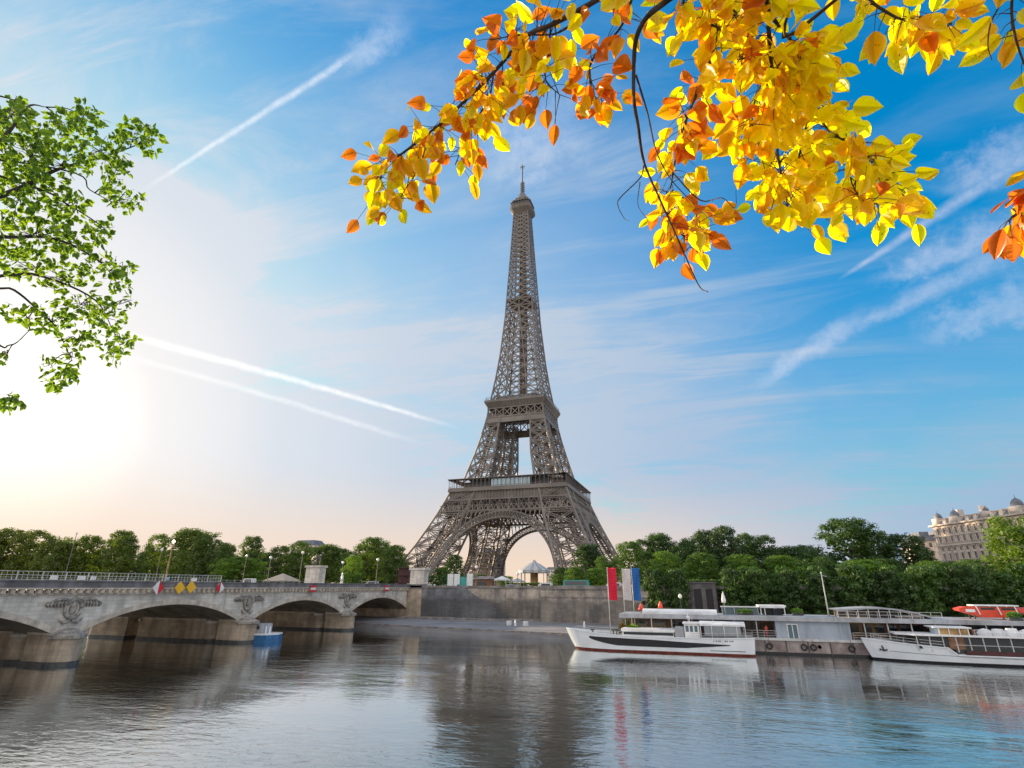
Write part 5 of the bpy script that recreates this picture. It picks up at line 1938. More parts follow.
ms = thing('leaning_mast', 'thin pale leaning mast rising from the upper deck of the barge', 'mast', (120.2, -227.4, WZ+5.34))
mb = MB(); mb.smooth = True; mb.tube([(120.25, -227.3, WZ+5.3), (120.28, -227.3, 3.8)], [.11, .06], 8); mb.build('pole', M['steel'], ms)
mb = MB(); mb.beam((120.28, -227.3, 3.4), (121.0, -227.3, 3.3), .05); mb.tube([(120.28, -227.3, 3.75), (120.28, -227.3, 3.95)], .11, 8); mb.build('masthead', M['white'], ms)
pr = thing('furled_parasol', 'small white furled parasol like a sail on the upper deck', 'parasol', (104.6, -229, WZ+5.34))
mb = MB(); mb.smooth = True; mb.lathe((104.9, -229.2, 0), [(.03, WZ+8.9), (.12, WZ+8.5), (.27, WZ+7.6), (.24, WZ+7.2), (.05, WZ+7.15)], 10, 1.3, .8); mb.build('cloth', M['white'], pr)
mb = MB(); mb.tube([(104.9, -229.2, WZ+5.3), (104.9, -229.2, WZ+8.95)], .04, 6); mb.build('pole', M['steel'], pr)
ln = thing('globe_lamp', 'white globe lamp on a post above the white awning', 'lamp', (98, -226.6, WZ+5.34))
mb = MB(); mb.smooth = True; mb.lathe((98, -226.6, WZ+7.7), [(.03, 0), (.26, .15), (.33, .4), (.24, .65), (.03, .78)], 12); mb.build('globe', M['lampoff'], ln)
mb = MB(); mb.tube([(98, -226.6, WZ+5.3), (98, -226.6, WZ+7.75)], .05, 6); mb.box(97.7, 98.3, -226.9, -226.3, WZ+7.05, WZ+7.1); mb.build('post', M['darkgrey'], ln)


def plant(x, y, z, r, h, label, col, pot=True, n=500, grp=None):
    t = thing('potted_plant', label, 'plant', (x, y, z), group=grp)
    r_ = random.Random(int(x*31))
    vs, fs = [], []
    for i in range(n):
        a = r_.uniform(0, 2*pi); u = r_.random()
        c = Vector((cos(a)*r*sqrt(r_.random()), sin(a)*r*sqrt(r_.random())*.6, .3+h*u*(1-.3*abs(cos(a)))))
        A = Vector((r_.uniform(-1, 1), r_.uniform(-1, 1), r_.uniform(-.5, 1))).normalized()*.13
        B = A.cross(Vector((r_.uniform(-1, 1), r_.uniform(-1, 1), r_.uniform(-1, 1)))).normalized()*.07
        k = len(vs); vs += [tuple(c-A), tuple(c+B), tuple(c+A), tuple(c-B)]; fs.append((k, k+1, k+2, k+3))
    me = bpy.data.meshes.new('foliage'); me.from_pydata(vs, [], fs); me.materials.append(M['leaf'])
    f_ = bpy.data.objects.new('foliage', me); COL.objects.link(f_); f_.parent = t; f_.color = (*col, 1)
    mb = MB(); mb.box(x-r*.9, x+r*.9, y-.35, y+.35, z, z+.42); mb.build('planter', M['darkgrey'], t)


plant(107.9, -228.6, WZ+5.36, 1.35, .7, 'long green planter in front of the glass shelter on deck', (1.6, 1.8, .8))
plant(116.0, -226, WZ+5.36, .9, .8, 'bright green shrub on the upper deck right of the white canopy', (2.2, 2.4, .8))
plant(90.2, -231.6, WZ+2.3, 1.0, 1.3, 'bright green bush at the foot of the white flagpole', (2.4, 2.4, .8), n=800)
plant(88.4, -231.0, WZ+2.3, .7, 1.4, 'reddish shrub left of the bright green bush under the flags', (2.6, .9, .7), n=500)
plant(87.6, -214, -6.9, 1.6, 3.0, 'dark green bush on the quay between the red and white flagpoles', (.9, .8, .6), n=1600)
plant(142.6, -231.0, WZ+5.36, .9, .9, 'green deck plant beside the tarpaulin at the right edge', (1.2, 1.8, .9))
for i, (x, z, lb) in enumerate(((91.3, 5.3, 'small orange red parasol folded beside the blue flagpole'), (94.6, 6.0, 'red folded parasol above the left end of the awning'))):
    t = thing('folded_parasol', lb, 'parasol', (x, -227, WZ+5.34))
    mb = MB(); mb.smooth = True; mb.lathe((x, -227.2, WZ), [(.06, z+1.6-.3*i), (.35, z+1.0-.3*i), (.62-.2*i, z+.5-.3*i), (.1, z+.45-.3*i)], 10); mb.build('cloth', M['orangered'], t)
    mb = MB(); mb.tube([(x, -227.2, WZ+5.3), (x, -227.2, WZ+z+1.6-.3*i)], .04, 6); mb.build('pole', M['steel'], t)

# red and white excursion boats lifted above the deck line behind the barge
def red_boat(x, y, z, label):
    t = local_thing('covered_excursion_boat', label, 'boat', (x, y, z), rz=radians(-3))
    t.scale = (.8, 1, .72)
    mb = MB()
    pr = [(-1.2, 1.55), (0, 1.95), (7.6, 1.9), (7.6, .35), (6.8, 0), (2.2, 0), (-1.0, 1.15)]
    k = len(pr)
    mb.v = [(a, -1.2, b) for a, b in pr]+[(a, 1.2, b) for a, b in pr]
    mb.f = [tuple(range(k))[::-1], tuple(range(k, 2*k))]+[(i, (i+1) % k, (i+1) % k+k, i+k) for i in range(k)]
    mb.mi = [0]*len(mb.f)
    mb.build('hull', M['orangered'], t)
    mb = MB(); mb.box(1.2, 7.8, -1.35, 1.35, 2.1, 2.32); mb.build('roof', M['white'], t)
    mb = MB()
    for a in (1.9, 5.0, 7.5): mb.beam((a, -1.25, .5), (a-.35, -1.25, 2.15), .16); mb.beam((a, 1.25, .5), (a-.35, 1.25, 2.15), .16)
    mb.build('roof_stay', M['white'], t)
    for a in (2.2, 5.2):
        mb = MB(); mb.box(a, a+2.1, -1.23, -1.2, 1.4, 1.8); mb.build('window', M['glass'], t)
    mb = MB(); mb.box(-.1, 1.3, -1.23, -1.2, .95, 1.5); mb.build('white_panel', M['white'], t)
    mb = MB(); mb.box(1, 1.2, -1.1, -.9, -1.2, .4); mb.box(6, 6.2, -1.1, -.9, -1.2, .1); mb.box(1, 1.2, .9, 1.1, -1.2, .4); mb.box(6, 6.2, .9, 1.1, -1.2, .1); mb.build('cradle', M['darkgrey'], t)
red_boat(138.2, -227.2, WZ+5.6, 'orange red covered boat with white roof on the deck at the right')
red_boat(145.2, -227.6, WZ+5.55, 'second orange red covered boat cut off by the right edge')

# boat 2
b2 = local_thing('river_boat', 'white river boat with long dark glazed saloon at the right edge', 'boat', (122.9, -232.6, WZ), rz=radians(-1.5))
pt2, sh2, bf2 = make_hull(b2, 38, 6.0, 2.75, 1.75, 1.75, M['hullwhite'], M['black'], 1.4, (.262, 1.15))
mb = MB()
mb.box(11.4, 36, -2.9, -2.7, 1.1, 1.75); mb.build('maroon_band', M['maroon'], b2)
mb = MB()
for i in range(24):
    t0, t1 = .07+.42*i/24, .07+.42*(i+1)/24
    mb.face([pt2(t0, .60, -1, .035), pt2(t1, .60, -1, .035), pt2(t1, .615, -1, .035), pt2(t0, .615, -1, .035)])
mb.build('hull_line', M['black'], b2)
mb = MB(); mb.tube([pt2(.052, .62, -1, .1), pt2(.052, .80, -1, .1)], .09, 6); mb.tube([pt2(.040, .66, -1, .1), pt2(.052, .60, -1, .13), pt2(.064, .66, -1, .1)], .09, 6); mb.box(1.7, 2.4, -.9, -.85, 1.2, 1.25); mb.build('anchor', M['black'], b2)
mb = MB(); mb.box(6.2, 10.4, -2.5, 2.5, 1.8, 3.34); mb.box(10.4, 36, -2.6, 2.6, .9, 3.35); sl = mb.build('saloon', M['glass'], b2)
mb = MB()
x = 6.2
while x < 36:
    mb.box(x-.06, x+.06, -2.66, -2.6, 1.5, 3.35); x += 1.5
mb.box(10.4, 36, -2.67, -2.6, 2.35, 2.42)
mb.box(10.6, 36, -2.68, -2.6, .95, 1.3)
mb.build('window_frame', M['steel'], sl)
mb = MB(); mb.box(9.8, 11.6, -2.63, -2.6, 1.85, 3.3); mb.build('brown_panel', M['wood'], sl)
mb = MB(); mb.v += [(4.0, -1.6, 3.45), (6, -2.8, 3.4), (36, -2.9, 3.35), (36, 2.9, 3.35), (6, 2.8, 3.4), (4.0, 1.6, 3.45)]; mb.v += [(a, b, c+.2) for a, b, c in mb.v]
mb.f += [(0, 1, 2, 3, 4, 5)[::-1], (6, 7, 8, 9, 10, 11)]+[(i, (i+1) % 6, (i+1) % 6+6, i+6) for i in range(6)]; mb.mi += [0]*8
mb.build('roof', M['white'], b2)
mb = MB(); mb.box(9.2, 9.35, -1.8, 1.8, 3.55, 4.4)
for x in (9.2, 10.4, 11.6, 12.6): mb.beam((x, -1.8, 3.55), (x, -1.8, 4.4), .1)
mb.box(8.6, 13.0, -2.0, 2.0, 4.4, 4.55)
w2 = mb.build('wheelhouse', M['canvas'], b2)
mb = MB(); mb.box(9.4, 12.6, -1.75, -1.7, 3.55, 4.4); mb.build('window', M['ochre'], w2)
mb = MB(); mb.smooth = True
for i in range(11):
    x = 14.5+i*1.5
    mb.lathe((x, -1.4, 3.55), [(.85, 0), (.9, .35), (.6, .75+.12*(i % 3)), (.05, .9)], 8, 1, .7)
mb.build('tarpaulin', M['canvas'], b2)
mb = MB(); mb.box(13.2, 15.6, -1.2, .8, 3.56, 4.2); mb.build('deck_box', M['wood'], b2)
mb = MB(); rail(mb, [pt2(t, 1., -1) for t in (.03, .09, .16, .24)], .7, 1, .05, 1.2); rail(mb, [(13, -2.6, 3.55), (36, -2.6, 3.55)], .75, 1, .045, 1.5); mb.build('railing', M['steel'], b2)

# small blue work boat by the pier
wb = thing('work_boat', 'small blue and white work boat tied beside the second bridge pier', 'boat', (24.6, -241.5, WZ))
mb = MB()
q = [(22.4, -244.2), (26.6, -243.6), (27.4, -241.2), (26.6, -239.4), (22.4, -239.2)]
mb.prism(q, WZ-.3, WZ+1.2); mb.build('hull', M['bluepaint'], wb)
mb = MB(); mb.prism([(a*1.0+(.02 if a > 25 else -.02), b) for a, b in q], WZ+1.2, WZ+1.42); mb.build('rubbing_strake', M['white'], wb)
mb = MB(); mb.box(22.7, 24.9, -243.2, -240.4, WZ+1.42, WZ+3.0); mb.build('cabin', M['grey'], wb)
mb = MB(); mb.box(23.0, 24.5, -243.26, -243.2, WZ+2.1, WZ+2.7); mb.build('window', M['glass'], wb)
mb = MB()
for x in (25.4, 26.3): mb.tube([(x, -242.5, WZ+1.4), (x, -242.5, WZ+2.6)], .12, 6)
mb.build('bollard', M['white'], wb)

# bollards and boxes on the lower quay
for i, (px_, z_, w_, lb) in enumerate(((58.9, 0, .9, 'white box on the sloping quay, left of a pair'), (62.9, 0, 1.0, 'white box on the sloping quay, right of a pair'))):
    t = thing('quay_box', lb, 'box', (px_, -203, -6.7))
    mb = MB(); mb.box(px_-w_/2, px_+w_/2, -203.5, -202.6, -6.75, -5.9); mb.build('body', M['canvas'], t)
    mb = MB(); mb.box(px_-w_/2-.05, px_+w_/2+.05, -203.55, -202.55, -5.9, -5.8); mb.build('lid', M['white'], t)
for x, lb in ((60.7, 'small white bollard between two white boxes on the quay'), (76.5, 'white pointed bollard on the quay left of the white boat')):
    t = thing('bollard', lb, 'bollard', (x, -203.5, -6.75))
    mb = MB(); mb.smooth = True; mb.lathe((x, -204, -6.75), [(.3, 0), (.24, .3), (.18, 1.0), (.05, 1.35)], 8); mb.build('post', M['white'], t)

# ------------------------------------------------------------------ people
def person(loc, rz, label, top, legs, walk=.25, arm=.2, hair=(.03, .02, .015)):
    t = local_thing('person', label, 'person', loc, rz=rz)
    V = [(0, 0, .95), (0, 0, 1.15), (0, 0, 1.38), (0, 0, 1.50), (0, .01, 1.60), (0, .02, 1.70),
         (.19, 0, 1.42), (.24, arm*.3, 1.14), (.24, arm, .92), (.24, arm+.03, .82),
         (-.19, 0, 1.42), (-.24, -arm*.3, 1.14), (-.24, -arm*.6, .90), (-.24, -arm*.6, .80),
         (.1, 0, .88), (.11, walk*.55, .50), (.11, walk, .09), (.11, walk+.14, .04),
         (-.1, 0, .88), (-.11, -walk*.35, .50), (-.11, -walk, .10), (-.11, -walk+.13, .04)]
    E = [(0, 1), (1, 2), (2, 3), (3, 4), (4, 5), (2, 6), (6, 7), (7, 8), (8, 9), (2, 10), (10, 11), (11, 12), (12, 13), (0, 14), (14, 15), (15, 16), (16, 17), (0, 18), (18, 19), (19, 20), (20, 21)]
    Rr = [.14, .13, .15, .055, .085, .09, .065, .045, .035, .04, .065, .045, .035, .04, .095, .06, .042, .035, .095, .06, .042, .035]

    def skin(name, vi, scale, m_, sub=1):
        idx = {v: i for i, v in enumerate(vi)}
        me = bpy.data.meshes.new(name)
        me.from_pydata([V[i] for i in vi], [(idx[a], idx[b]) for a, b in E if a in idx and b in idx], [])
        o = bpy.data.objects.new(name, me); COL.objects.link(o); o.parent = t
        me.materials.append(m_)
        o.modifiers.new('s', 'SKIN')
        sv = me.skin_vertices[0].data if me.skin_vertices else None
        if sv is None:
            bpy.context.view_layer.objects.active = o
            me.attributes.new
        for i, v in enumerate(vi):
            sv[i].radius = (Rr[v]*scale, Rr[v]*scale*(.75 if v < 3 else 1))
            sv[i].use_root = (i == 0)
        m2 = o.modifiers.new('u', 'SUBSURF'); m2.levels = sub; m2.render_levels = sub
        return o
    skin('body', list(range(22)), 1.0, M['skin'])
    skin('shirt', [0, 1, 2, 6, 7, 10, 11], 1.22, top)
    skin('trousers', [0, 14, 15, 16, 18, 19, 20], 1.22, legs)
    mb = MB(); mb.smooth = True
    mb.lathe((0, -.02, 1.60), [(.10, -.03), (.105, .06), (.09, .14), (.05, .185), (.01, .20)], 10)
    mb.build('hair', M['black'], t)
    return t


try:
    person((20.4, -260.7, 1.3), radians(60), 'person in pale blue shirt on the bridge under the lit lamp', M['bluecloth'], M['denim'])
    person((110.6, -230.2, WZ+2.3), radians(200), 'person in red standing on the barge beside the cabin wall', M['orangered'], M['signred'])
    person((112.6, -227.4, WZ+5.34), radians(170), 'person in white at the bar under the deck canopy', M['white'], M['denim'])
    person((98.5, -230.3, WZ+2.3), radians(150), 'person in dark clothes on the lower barge deck behind the wheelhouse', M['darkgrey'], M['denim'])
    person((28.2, -181.9, .6), radians(30), 'person in pale grey standing right of the near pedestal', M['grey'], M['grey'])
    person((29.0, -181.5, .6), radians(200), 'person in white beside the one in pale grey near the pedestal', M['white'], M['grey'])
except Exception as e_:
    print('PERSON FAIL', e_)

# ------------------------------------------------------------------ foreground foliage
def colmat(name, c1, c2, trans=.6):
    return leafmat(name, c1, c2, trans, tcol=(1.12, 1.1, .8), rough=.35, wnoise=16., spots=75.)


M['l_yellow'] = colmat('leaf_yellow', (1.0, .93, .002), (.99, .80, .003), .84)
M['l_gold'] = colmat('leaf_gold', (.95, .62, .005), (.93, .45, .005), .74)
M['l_orange'] = colmat('leaf_orange', (.85, .26, .010), (.70, .15, .010), .66)
M['l_green'] = leafmat('leaf_green', (.10, .22, .018), (.24, .38, .03), .62, tcol=(1.6, 1.5, .6), wnoise=2.)


class Foliage:
    def __init__(s, seed):
        s.r = random.Random(seed); s.v = []; s.f = []; s.mi = []

    def leaf(s, p, d, n, L, wd, mi, fold=.25, curl=.2):
        """ovate leaf: stem end p, along d, facing n"""
        d = d.normalized(); a = d.cross(n)
        if a.length < 1e-4: a = d.cross(Vector((0, .3, 1)))
        a.normalize(); n = a.cross(d).normalized()
        prof = [(0, 0), (.06, .18), (.16, .36), (.30, .48), (.46, .5), (.62, .43), (.77, .30), (.90, .13), (1, 0)]
        k = len(s.v)
        mids, ls, rs = [], [], []
        for t, w_ in prof:
            c = p+d*(L*t)+n*(-curl*L*(t**2))
            mids.append(len(s.v)); s.v.append(tuple(c))
            if 0 < t < 1:
                jag = 1+s.r.uniform(-.06, .06)
                off = n*(fold*w_*wd)
                ls.append(len(s.v)); s.v.append(tuple(c+a*(w_*wd*jag)+off))
                rs.append(len(s.v)); s.v.append(tuple(c-a*(w_*wd*jag)+off))
        for side in (ls, rs):
            fl = [(mids[0], mids[1], side[0])]
            for i in range(len(side)-1):
                fl.append((mids[i+1], mids[i+2], side[i+1], side[i]))
            fl.append((mids[-2], mids[-1], side[-1]))
            for q_ in fl:
                s.f.append(q_); s.mi.append(mi)

    def build(s, name, mats, parent):
        me = bpy.data.meshes.new(name)
        org = Vector(_root_loc.get(parent.name, (0, 0, 0)))
        me.from_pydata([tuple(Vector(v)-org) for v in s.v], [], s.f)
        for m_ in mats: me.materials.append(m_)
        me.polygons.foreach_set('material_index', s.mi)
        me.polygons.foreach_set('use_smooth', [True]*len(s.f))
        o = bpy.data.objects.new(name, me); COL.objects.link(o); o.parent = parent
        return o


def smoothline(pts, k=6):
    """Catmull-Rom through world points"""
    P = [Vector(p) for p in pts]
    P = [P[0]*2-P[1]]+P+[P[-1]*2-P[-2]]
    out = []
    for i in range(1, len(P)-2):
        for j in range(k):
            t = j/k
            a, b, c, d = P[i-1], P[i], P[i+1], P[i+2]
            out.append(.5*((2*b)+(c-a)*t+(2*a-5*b+4*c-d)*t*t+(3*b-a-3*c+d)*t**3))
    out.append(P[-2])
    return out


# autumn tree: it stands right behind the photographer, a limb reaches out overhead
at_base = Vector((105.6, -332.6, 0))
atree = thing('autumn_tree', 'autumn tree with yellow and orange leaves hanging in from the top right', 'tree', tuple(at_base))
mb = MB(); mb.smooth = True
crotch = Vector((105.3, -332.3, 3.3))
mb.tube(smoothline([at_base+Vector((0, 0, -.2)), at_base+Vector((-.05, .05, 1.2)), crotch, Vector((104.9, -332.2, 5.4)), Vector((105.0, -332.0, 7.2))]), [.26, .25, .24, .23, .22, .215, .21, .205, .20, .19, .18, .17, .16, .15, .14, .13, .12, .12, .11, .11, .10, .09, .08, .07, .06], 10)
mb.build('trunk', M['bark'], atree)
twigs = MB(); twigs.smooth = True
fo = Foliage(11)


def branch(pts, r0, r1, leafspec=None, dist0=2.6, dist1=2.5, leaves=0, mix=(.5, .3, .2), spread=.16, world=None, size=.080, sub=True, t0=0.):
    """pts in directions seen from the camera, at real distances that vary along the branch"""
    W_ = [Vector(w) for w in (world or [])]
    n = len(pts)
    W_ += [at(px, py, dist0+(dist1-dist0)*i/max(1, n-1)+.05*sin(i*2.1)) for i, (px, py) in enumerate(pts)]
    L_ = smoothline(W_)
    m_ = len(L_)
    twigs.tube(L_, [r0+(r1-r0)*i/(m_-1) for i in range(m_)], 6)
    R_ = fo.r
    for q in range(leaves):
        t = t0+(1-t0)*R_.random()**.85
        i = min(m_-2, int(t*(m_-1)))
        base = L_[i]+(L_[i+1]-L_[i])*R_.random()
        out = Vector((R_.gauss(0, 1), R_.gauss(0, 1), R_.gauss(-.35, .8))).normalized()
        reach = spread*R_.random()**.6
        p = base+out*reach
        if reach > .03:
            twigs.tube([base, base+out*reach*.5+Vector((0, 0, .008)), p], [.0022, .0014, .001], 4, cap=False)
        d = (out*.7+Vector((R_.uniform(-.4, .4), R_.uniform(-.4, .4), -R_.uniform(.1, 1.1))))
        nrm = (CAM-p).normalized()*1.25+Vector((R_.uniform(-1, 1), R_.uniform(-1, 1), R_.uniform(-1, 1)))*.75
        u = R_.random()
        mi = 0 if u < mix[0] else (1 if u < mix[0]+mix[1] else 2)
        L1 = size*R_.uniform(.7, 1.3)
        fo.leaf(p, d, nrm, L1, L1*R_.uniform(.54, .78), mi, R_.uniform(.05, .35), R_.uniform(-.1, .4))
    return L_


hub = Vector((103.9, -331.0, 4.2))
mb = MB()
twigs.tube(smoothline([crotch, Vector((104.7, -331.8, 4.1)), hub]), [.09]*4+[.075]*4+[.06]*5, 8)
# each branch leaves the limb overhead, out of the picture
H1 = [tuple(hub), tuple(at(700, -160, 2.5))]
branch([(640, -30), (595, 1), (551, 25), (527, 36), (494, 72), (475, 91), (448, 117), (425, 136), (400, 155), (384, 166), (378, 196)], .014, .003, leaves=140, mix=(.32, .40, .28), spread=.17, world=H1, dist0=2.55, dist1=2.75, t0=.32)
branch([(595, 1), (560, 32), (520, 35), (490, 40)], .005, .002, leaves=26, mix=(.4, .4, .2), spread=.12, dist0=2.6, dist1=2.6)
branch([(551, 25), (548, 55), (546, 80), (560, 95)], .004, .002, leaves=34, mix=(.5, .3, .2), spread=.16)
branch([(494, 72), (488, 100), (470, 130), (455, 165)], .004, .002, leaves=42, mix=(.35, .35, .3), spread=.14, dist0=2.7, dist1=2.7)
branch([(640, -30), (622, 25), (592, 60), (592, 90), (604, 108)], .006, .002, leaves=44, mix=(.1, .4, .5), spread=.13, world=None, dist0=2.5, dist1=2.6)
branch([(430, 132), (420, 165), (405, 190), (395, 205)], .003, .0015, leaves=24, mix=(.3, .4, .3), spread=.10, dist0=2.7, dist1=2.7)
# thick bare branch and its thin hanging twigs
H2 = [tuple(hub), tuple(at(760, -120, 2.3))]
branch([(700, -25), (668, 0), (648, 16), (637, 36), (634, 60), (634, 100), (638, 125), (644, 162), (661, 202), (677, 237), (698, 284), (708, 292)], .013, .0018, leaves=0, world=H2, dist0=2.3, dist1=2.4)
branch([(636, 75), (648, 115), (656, 150), (670, 178), (690, 200), (712, 222)], .004, .001, leaves=0, dist0=2.33, dist1=2.3)
branch([(644, 165), (640, 178), (620, 198), (618, 206), (624, 218), (629, 221)], .003, .001, leaves=0, dist0=2.34, dist1=2.3)
branch([(640, 182), (638, 205), (648, 220)], .002, .001, leaves=0, dist0=2.34, dist1=2.3)
branch([(672, 172), (700, 200), (722, 198), (735, 208), (736, 190)], .003, .001, leaves=0, dist0=2.33, dist1=2.3)
# middle cluster
H3 = [tuple(hub), tuple(at(770, -110, 2.4))]
branch([(700, -20), (684, 5), (716, 27), (726, 30)], .007, .003, leaves=38, mix=(.6, .35, .05), spread=.11, world=H3, dist0=2.4, dist1=2.45, t0=.45)
branch([(716, 45), (703, 80), (688, 115), (678, 148), (672, 180), (668, 215), (686, 240)], .006, .002, leaves=95, mix=(.33, .37, .30), spread=.13, dist0=2.45, dist1=2.5)
branch([(712, 28), (716, 45)], .005, .005, leaves=6, dist0=2.45, dist1=2.45)
branch([(672, 190), (690, 205), (700, 228), (686, 252)], .003, .0015, leaves=26, mix=(.4, .35, .25), spread=.11, dist0=2.5, dist1=2.5)
# big yellow mass
H4 = [tuple(hub), tuple(at(800, -110, 2.4))]
branch([(768, -20), (768, 10), (771, 60), (775, 100), (777, 145), (782, 180), (790, 215)], .010, .003, leaves=150, mix=(.78, .20, .02), spread=.16, world=H4, dist0=2.4, dist1=2.55, t0=.28)
branch([(768, 12), (790, 40), (803, 62), (812, 95), (828, 130), (858, 148), (884, 175), (906, 198)], .007, .002, leaves=120, mix=(.86, .13, .01), spread=.115, dist0=2.45, dist1=2.55)
branch([(790, 40), (830, 60), (815, 100), (800, 150), (800, 190), (815, 215)], .005, .002, leaves=66, mix=(.80, .18, .02), spread=.12, dist0=2.5, dist1=2.6)
branch([(860, 150), (850, 175), (862, 200), (880, 205)], .003, .0015, leaves=40, mix=(.7, .28, .02), spread=.13, dist0=2.5, dist1=2.5)
branch([(771, 66), (758, 92), (752, 120), (760, 150)], .004, .002, leaves=34, mix=(.5, .4, .1), spread=.15, dist0=2.5, dist1=2.5)
branch([(722, -5), (740, 20), (748, 45), (735, 65)], .005, .002, leaves=46, mix=(.55, .35, .1), spread=.17, dist0=2.45, dist1=2.5)
branch([(770, -25), (720, -15), (650, -12), (600, -15)], .008, .003, leaves=24, mix=(.6, .35, .05), spread=.15, dist0=2.4, dist1=2.5)
# top right
branch([(815, -40), (855, -12), (880, 8), (905, 20), (930, 16), (952, 24)], .008, .002, leaves=46, mix=(.72, .26, .02), spread=.085, world=[tuple(hub)], dist0=2.4, dist1=2.6, t0=.3)
branch([(780, -30), (830, -22), (880, -20), (920, -15)], .006, .002, leaves=12, mix=(.5, .42, .08), spread=.13, dist0=2.5, dist1=2.5)
branch([(1020, -60), (1012, 0), (1014, 30), (1022, 58), (1034, 85)], .006, .002, leaves=24, mix=(.55, .4, .05), spread=.08, world=[tuple(hub), tuple(at(960, -140, 2.3))], dist0=2.4, dist1=2.5, t0=.4)
branch([(1010, -10), (992, 20), (988, 45), (992, 60)], .003, .001, leaves=0, dist0=2.4, dist1=2.4)
branch([(1140, 50), (1092, 135), (1056, 175), (1026, 205), (1006, 222)], .008, .002, leaves=52, mix=(.02, .2, .78), spread=.10, world=[tuple(hub), tuple(at(1150, -60, 2.3))], dist0=2.4, dist1=2.5, t0=.55)
twigs.build('twigs', M['twig'], atree)
fo.build('leaves', [M['l_yellow'], M['l_gold'], M['l_orange']], atree)

# green tree at the left: it grows on the near bank beside the photographer
gb = Vector((94.6, -329.0, 0))
gtree = thing('plane_tree', 'green leafy tree whose branches hang in from the left edge', 'tree', tuple(gb))
mb = MB(); mb.smooth = True
mb.tube(smoothline([gb+Vector((0, 0, -.2)), gb+Vector((.05, 0, 2)), gb+Vector((0, .1, 4.5)), gb+Vector((.1, .1, 7)), gb+Vector((0, 0, 9.5))]), [.30-.010*i for i in range(25)], 12)
mb.build('trunk', M['bark'], gtree)
tw = MB(); tw.smooth = True
fg = Foliage(23)


def glimb(pts, d0, d1, r0=.03, r1=.006, start=None):
    W_ = [Vector(start)] if start is not None else []
    n = len(pts)
    W_ += [at(px, py, d0+(d1-d0)*i/max(1, n-1)) for i, (px, py) in enumerate(pts)]
    L_ = smoothline(W_); m_ = len(L_)
    tw.tube(L_, [r0+(r1-r0)*i/(m_-1) for i in range(m_)], 6)
    GL.extend(L_)
    return L_


GL = []


def gtuft(px, py, rx, ry, n, d=8.6, dd=.8):
    R_ = fg.r
    c0 = at(px, py, d)
    near = min(GL, key=lambda q_: (q_-c0).length)
    mid = (near+c0)/2+Vector((0, 0, .06))
    tw.tube(smoothline([near, mid, c0]), [.008-.0004*i for i in range(13)], 5)
    for i in range(max(5, n//9)):
        a = R_.uniform(0, 2*pi); q = .4+.6*R_.random()
        e = at(px+rx*q*cos(a), py+ry*q*sin(a), d+R_.gauss(0, dd*.7))
        st_ = near+(c0-near)*R_.uniform(.3, 1)
        tw.tube([st_, (st_+e)/2+Vector((R_.uniform(-.05, .05), 0, R_.uniform(-.04, .08))), e], [.005, .0035, .002], 4, cap=False)
    for i in range(int(n*1.15)):
        a = R_.uniform(0, 2*pi); q = R_.random()**.5
        p = at(px+rx*q*cos(a), py+ry*q*sin(a), d+R_.gauss(0, dd))
        dr = Vector((R_.uniform(-1, 1), R_.uniform(-1, 1), R_.uniform(-1.1, .3)))
        nn = Vector((R_.uniform(-1, 1), R_.uniform(-1, 1), R_.uniform(-.4, 1)))
        L1 = .088*R_.uniform(.6, 1.25)
        # a three lobed plane leaf: a broad middle lobe and two side lobes
        fg.leaf(p, dr, nn, L1, L1*.62, 0, .2, .15)
        if R_.random() < .6:
            side = dr.normalized().cross(nn.normalized())
            fg.leaf(p+dr.normalized()*L1*.1, dr.normalized()+side*.9, nn, L1*.7, L1*.4, 0, .15, .1)
            fg.leaf(p+dr.normalized()*L1*.1, dr.normalized()-side*.9, nn, L1*.7, L1*.4, 0, .15, .1)


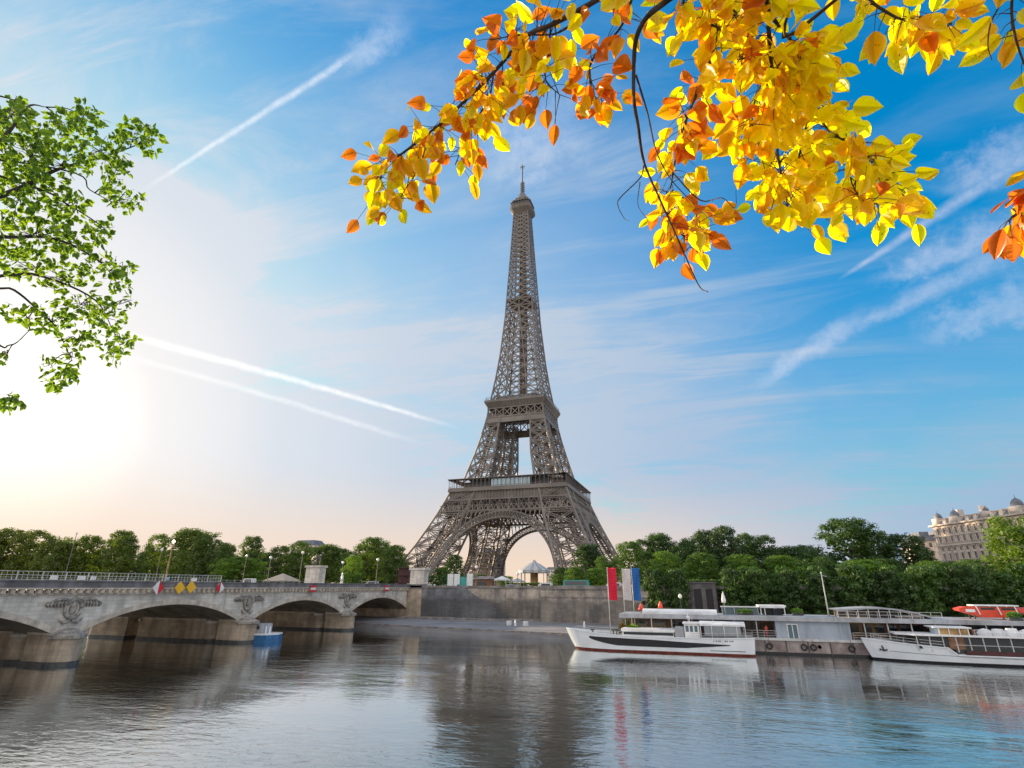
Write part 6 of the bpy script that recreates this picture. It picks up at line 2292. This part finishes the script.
top = gb+Vector((.1, .1, 5.2))
for pts, d0, d1, r in [([(-60, 150), (0, 139), (27, 107), (46, 107)], 7.8, 8.6, .035),
                       ([(-60, 215), (0, 196), (27, 185), (59, 169), (109, 155), (150, 140)], 7.8, 9.0, .045),
                       ([(-60, 232), (0, 237), (55, 239), (100, 262), (122, 290)], 7.8, 8.9, .032),
                       ([(-60, 285), (0, 276), (41, 276), (95, 300), (115, 335)], 7.8, 8.8, .030),
                       ([(-30, 270), (14, 290), (40, 312), (55, 326), (72, 360)], 8.0, 8.8, .018),
                       ([(-60, 420), (-20, 405), (12, 398)], 8.0, 8.6, .02),
                       ([(-50, 100), (-10, 95), (15, 100)], 8., 8.4, .03),
                       ([(27, 185), (60, 200), (100, 225), (112, 240)], 8.2, 8.8, .014),
                       ([(59, 169), (90, 190), (118, 205)], 8.5, 8.9, .012),
                       ([(-20, 330), (10, 345), (30, 330)], 8.2, 8.6, .014)]:
    glimb(pts, d0, d1, r, .004, start=top+Vector((0, 0, .3*len(pts)-1)))
for a in [(8, 120, 26, 26, 130), (-25, 150, 40, 60, 300), (28, 150, 28, 30, 150), (60, 130, 22, 20, 85), (85, 118, 18, 16, 60), (60, 165, 34, 22, 120), (100, 150, 26, 16, 85), (135, 132, 22, 14, 75), (150, 140, 10, 18, 32), (118, 168, 18, 12, 45), (124, 200, 18, 13, 55), (112, 185, 10, 16, 25),
          (20, 195, 36, 26, 170), (66, 205, 24, 18, 85), (100, 228, 16, 10, 32), (30, 235, 44, 22, 170), (80, 243, 26, 14, 75), (100, 262, 18, 12, 42), (20, 262, 30, 16, 80), (60, 275, 34, 16, 95), (115, 278, 16, 14, 42), (125, 268, 8, 10, 18), (80, 305, 34, 14, 85), (20, 312, 30, 10, 60), (50, 322, 26, 10, 48), (105, 318, 22, 16, 62), (120, 340, 18, 12, 45), (78, 340, 24, 12, 50), (112, 355, 14, 8, 24), (60, 378, 18, 12, 48), (48, 366, 10, 12, 18), (72, 358, 12, 10, 20), (10, 402, 15, 9, 34), (5, 358, 10, 6, 12), (-40, 330, 40, 60, 90), (130, 300, 8, 10, 10)]:
    gtuft(*a)
# the rest of its crown above and beside the picture
R_ = fg.r
for i in range(2600):
    a = R_.uniform(0, 2*pi); z = R_.uniform(4.5, 11); rr = 3.2*sqrt(R_.random())*(1-abs(z-7.5)/5.5)
    p = gb+Vector((cos(a)*rr-1.8, sin(a)*rr-1.0, z))
    v_ = p-CAM
    if v_.dot(cF) > 0 and 512+FPX*v_.dot(cR)/v_.dot(cF) > -60:
        continue
    fg.leaf(p, Vector((R_.uniform(-1, 1), R_.uniform(-1, 1), R_.uniform(-1, .3))), Vector((R_.uniform(-1, 1), R_.uniform(-1, 1), 1)), .12, .08, 0)
tw.build('branches', M['twig'], gtree)
fg.build('leaves', [M['l_green']], gtree)
print('OBJECT COUNT', len(bpy.data.objects))
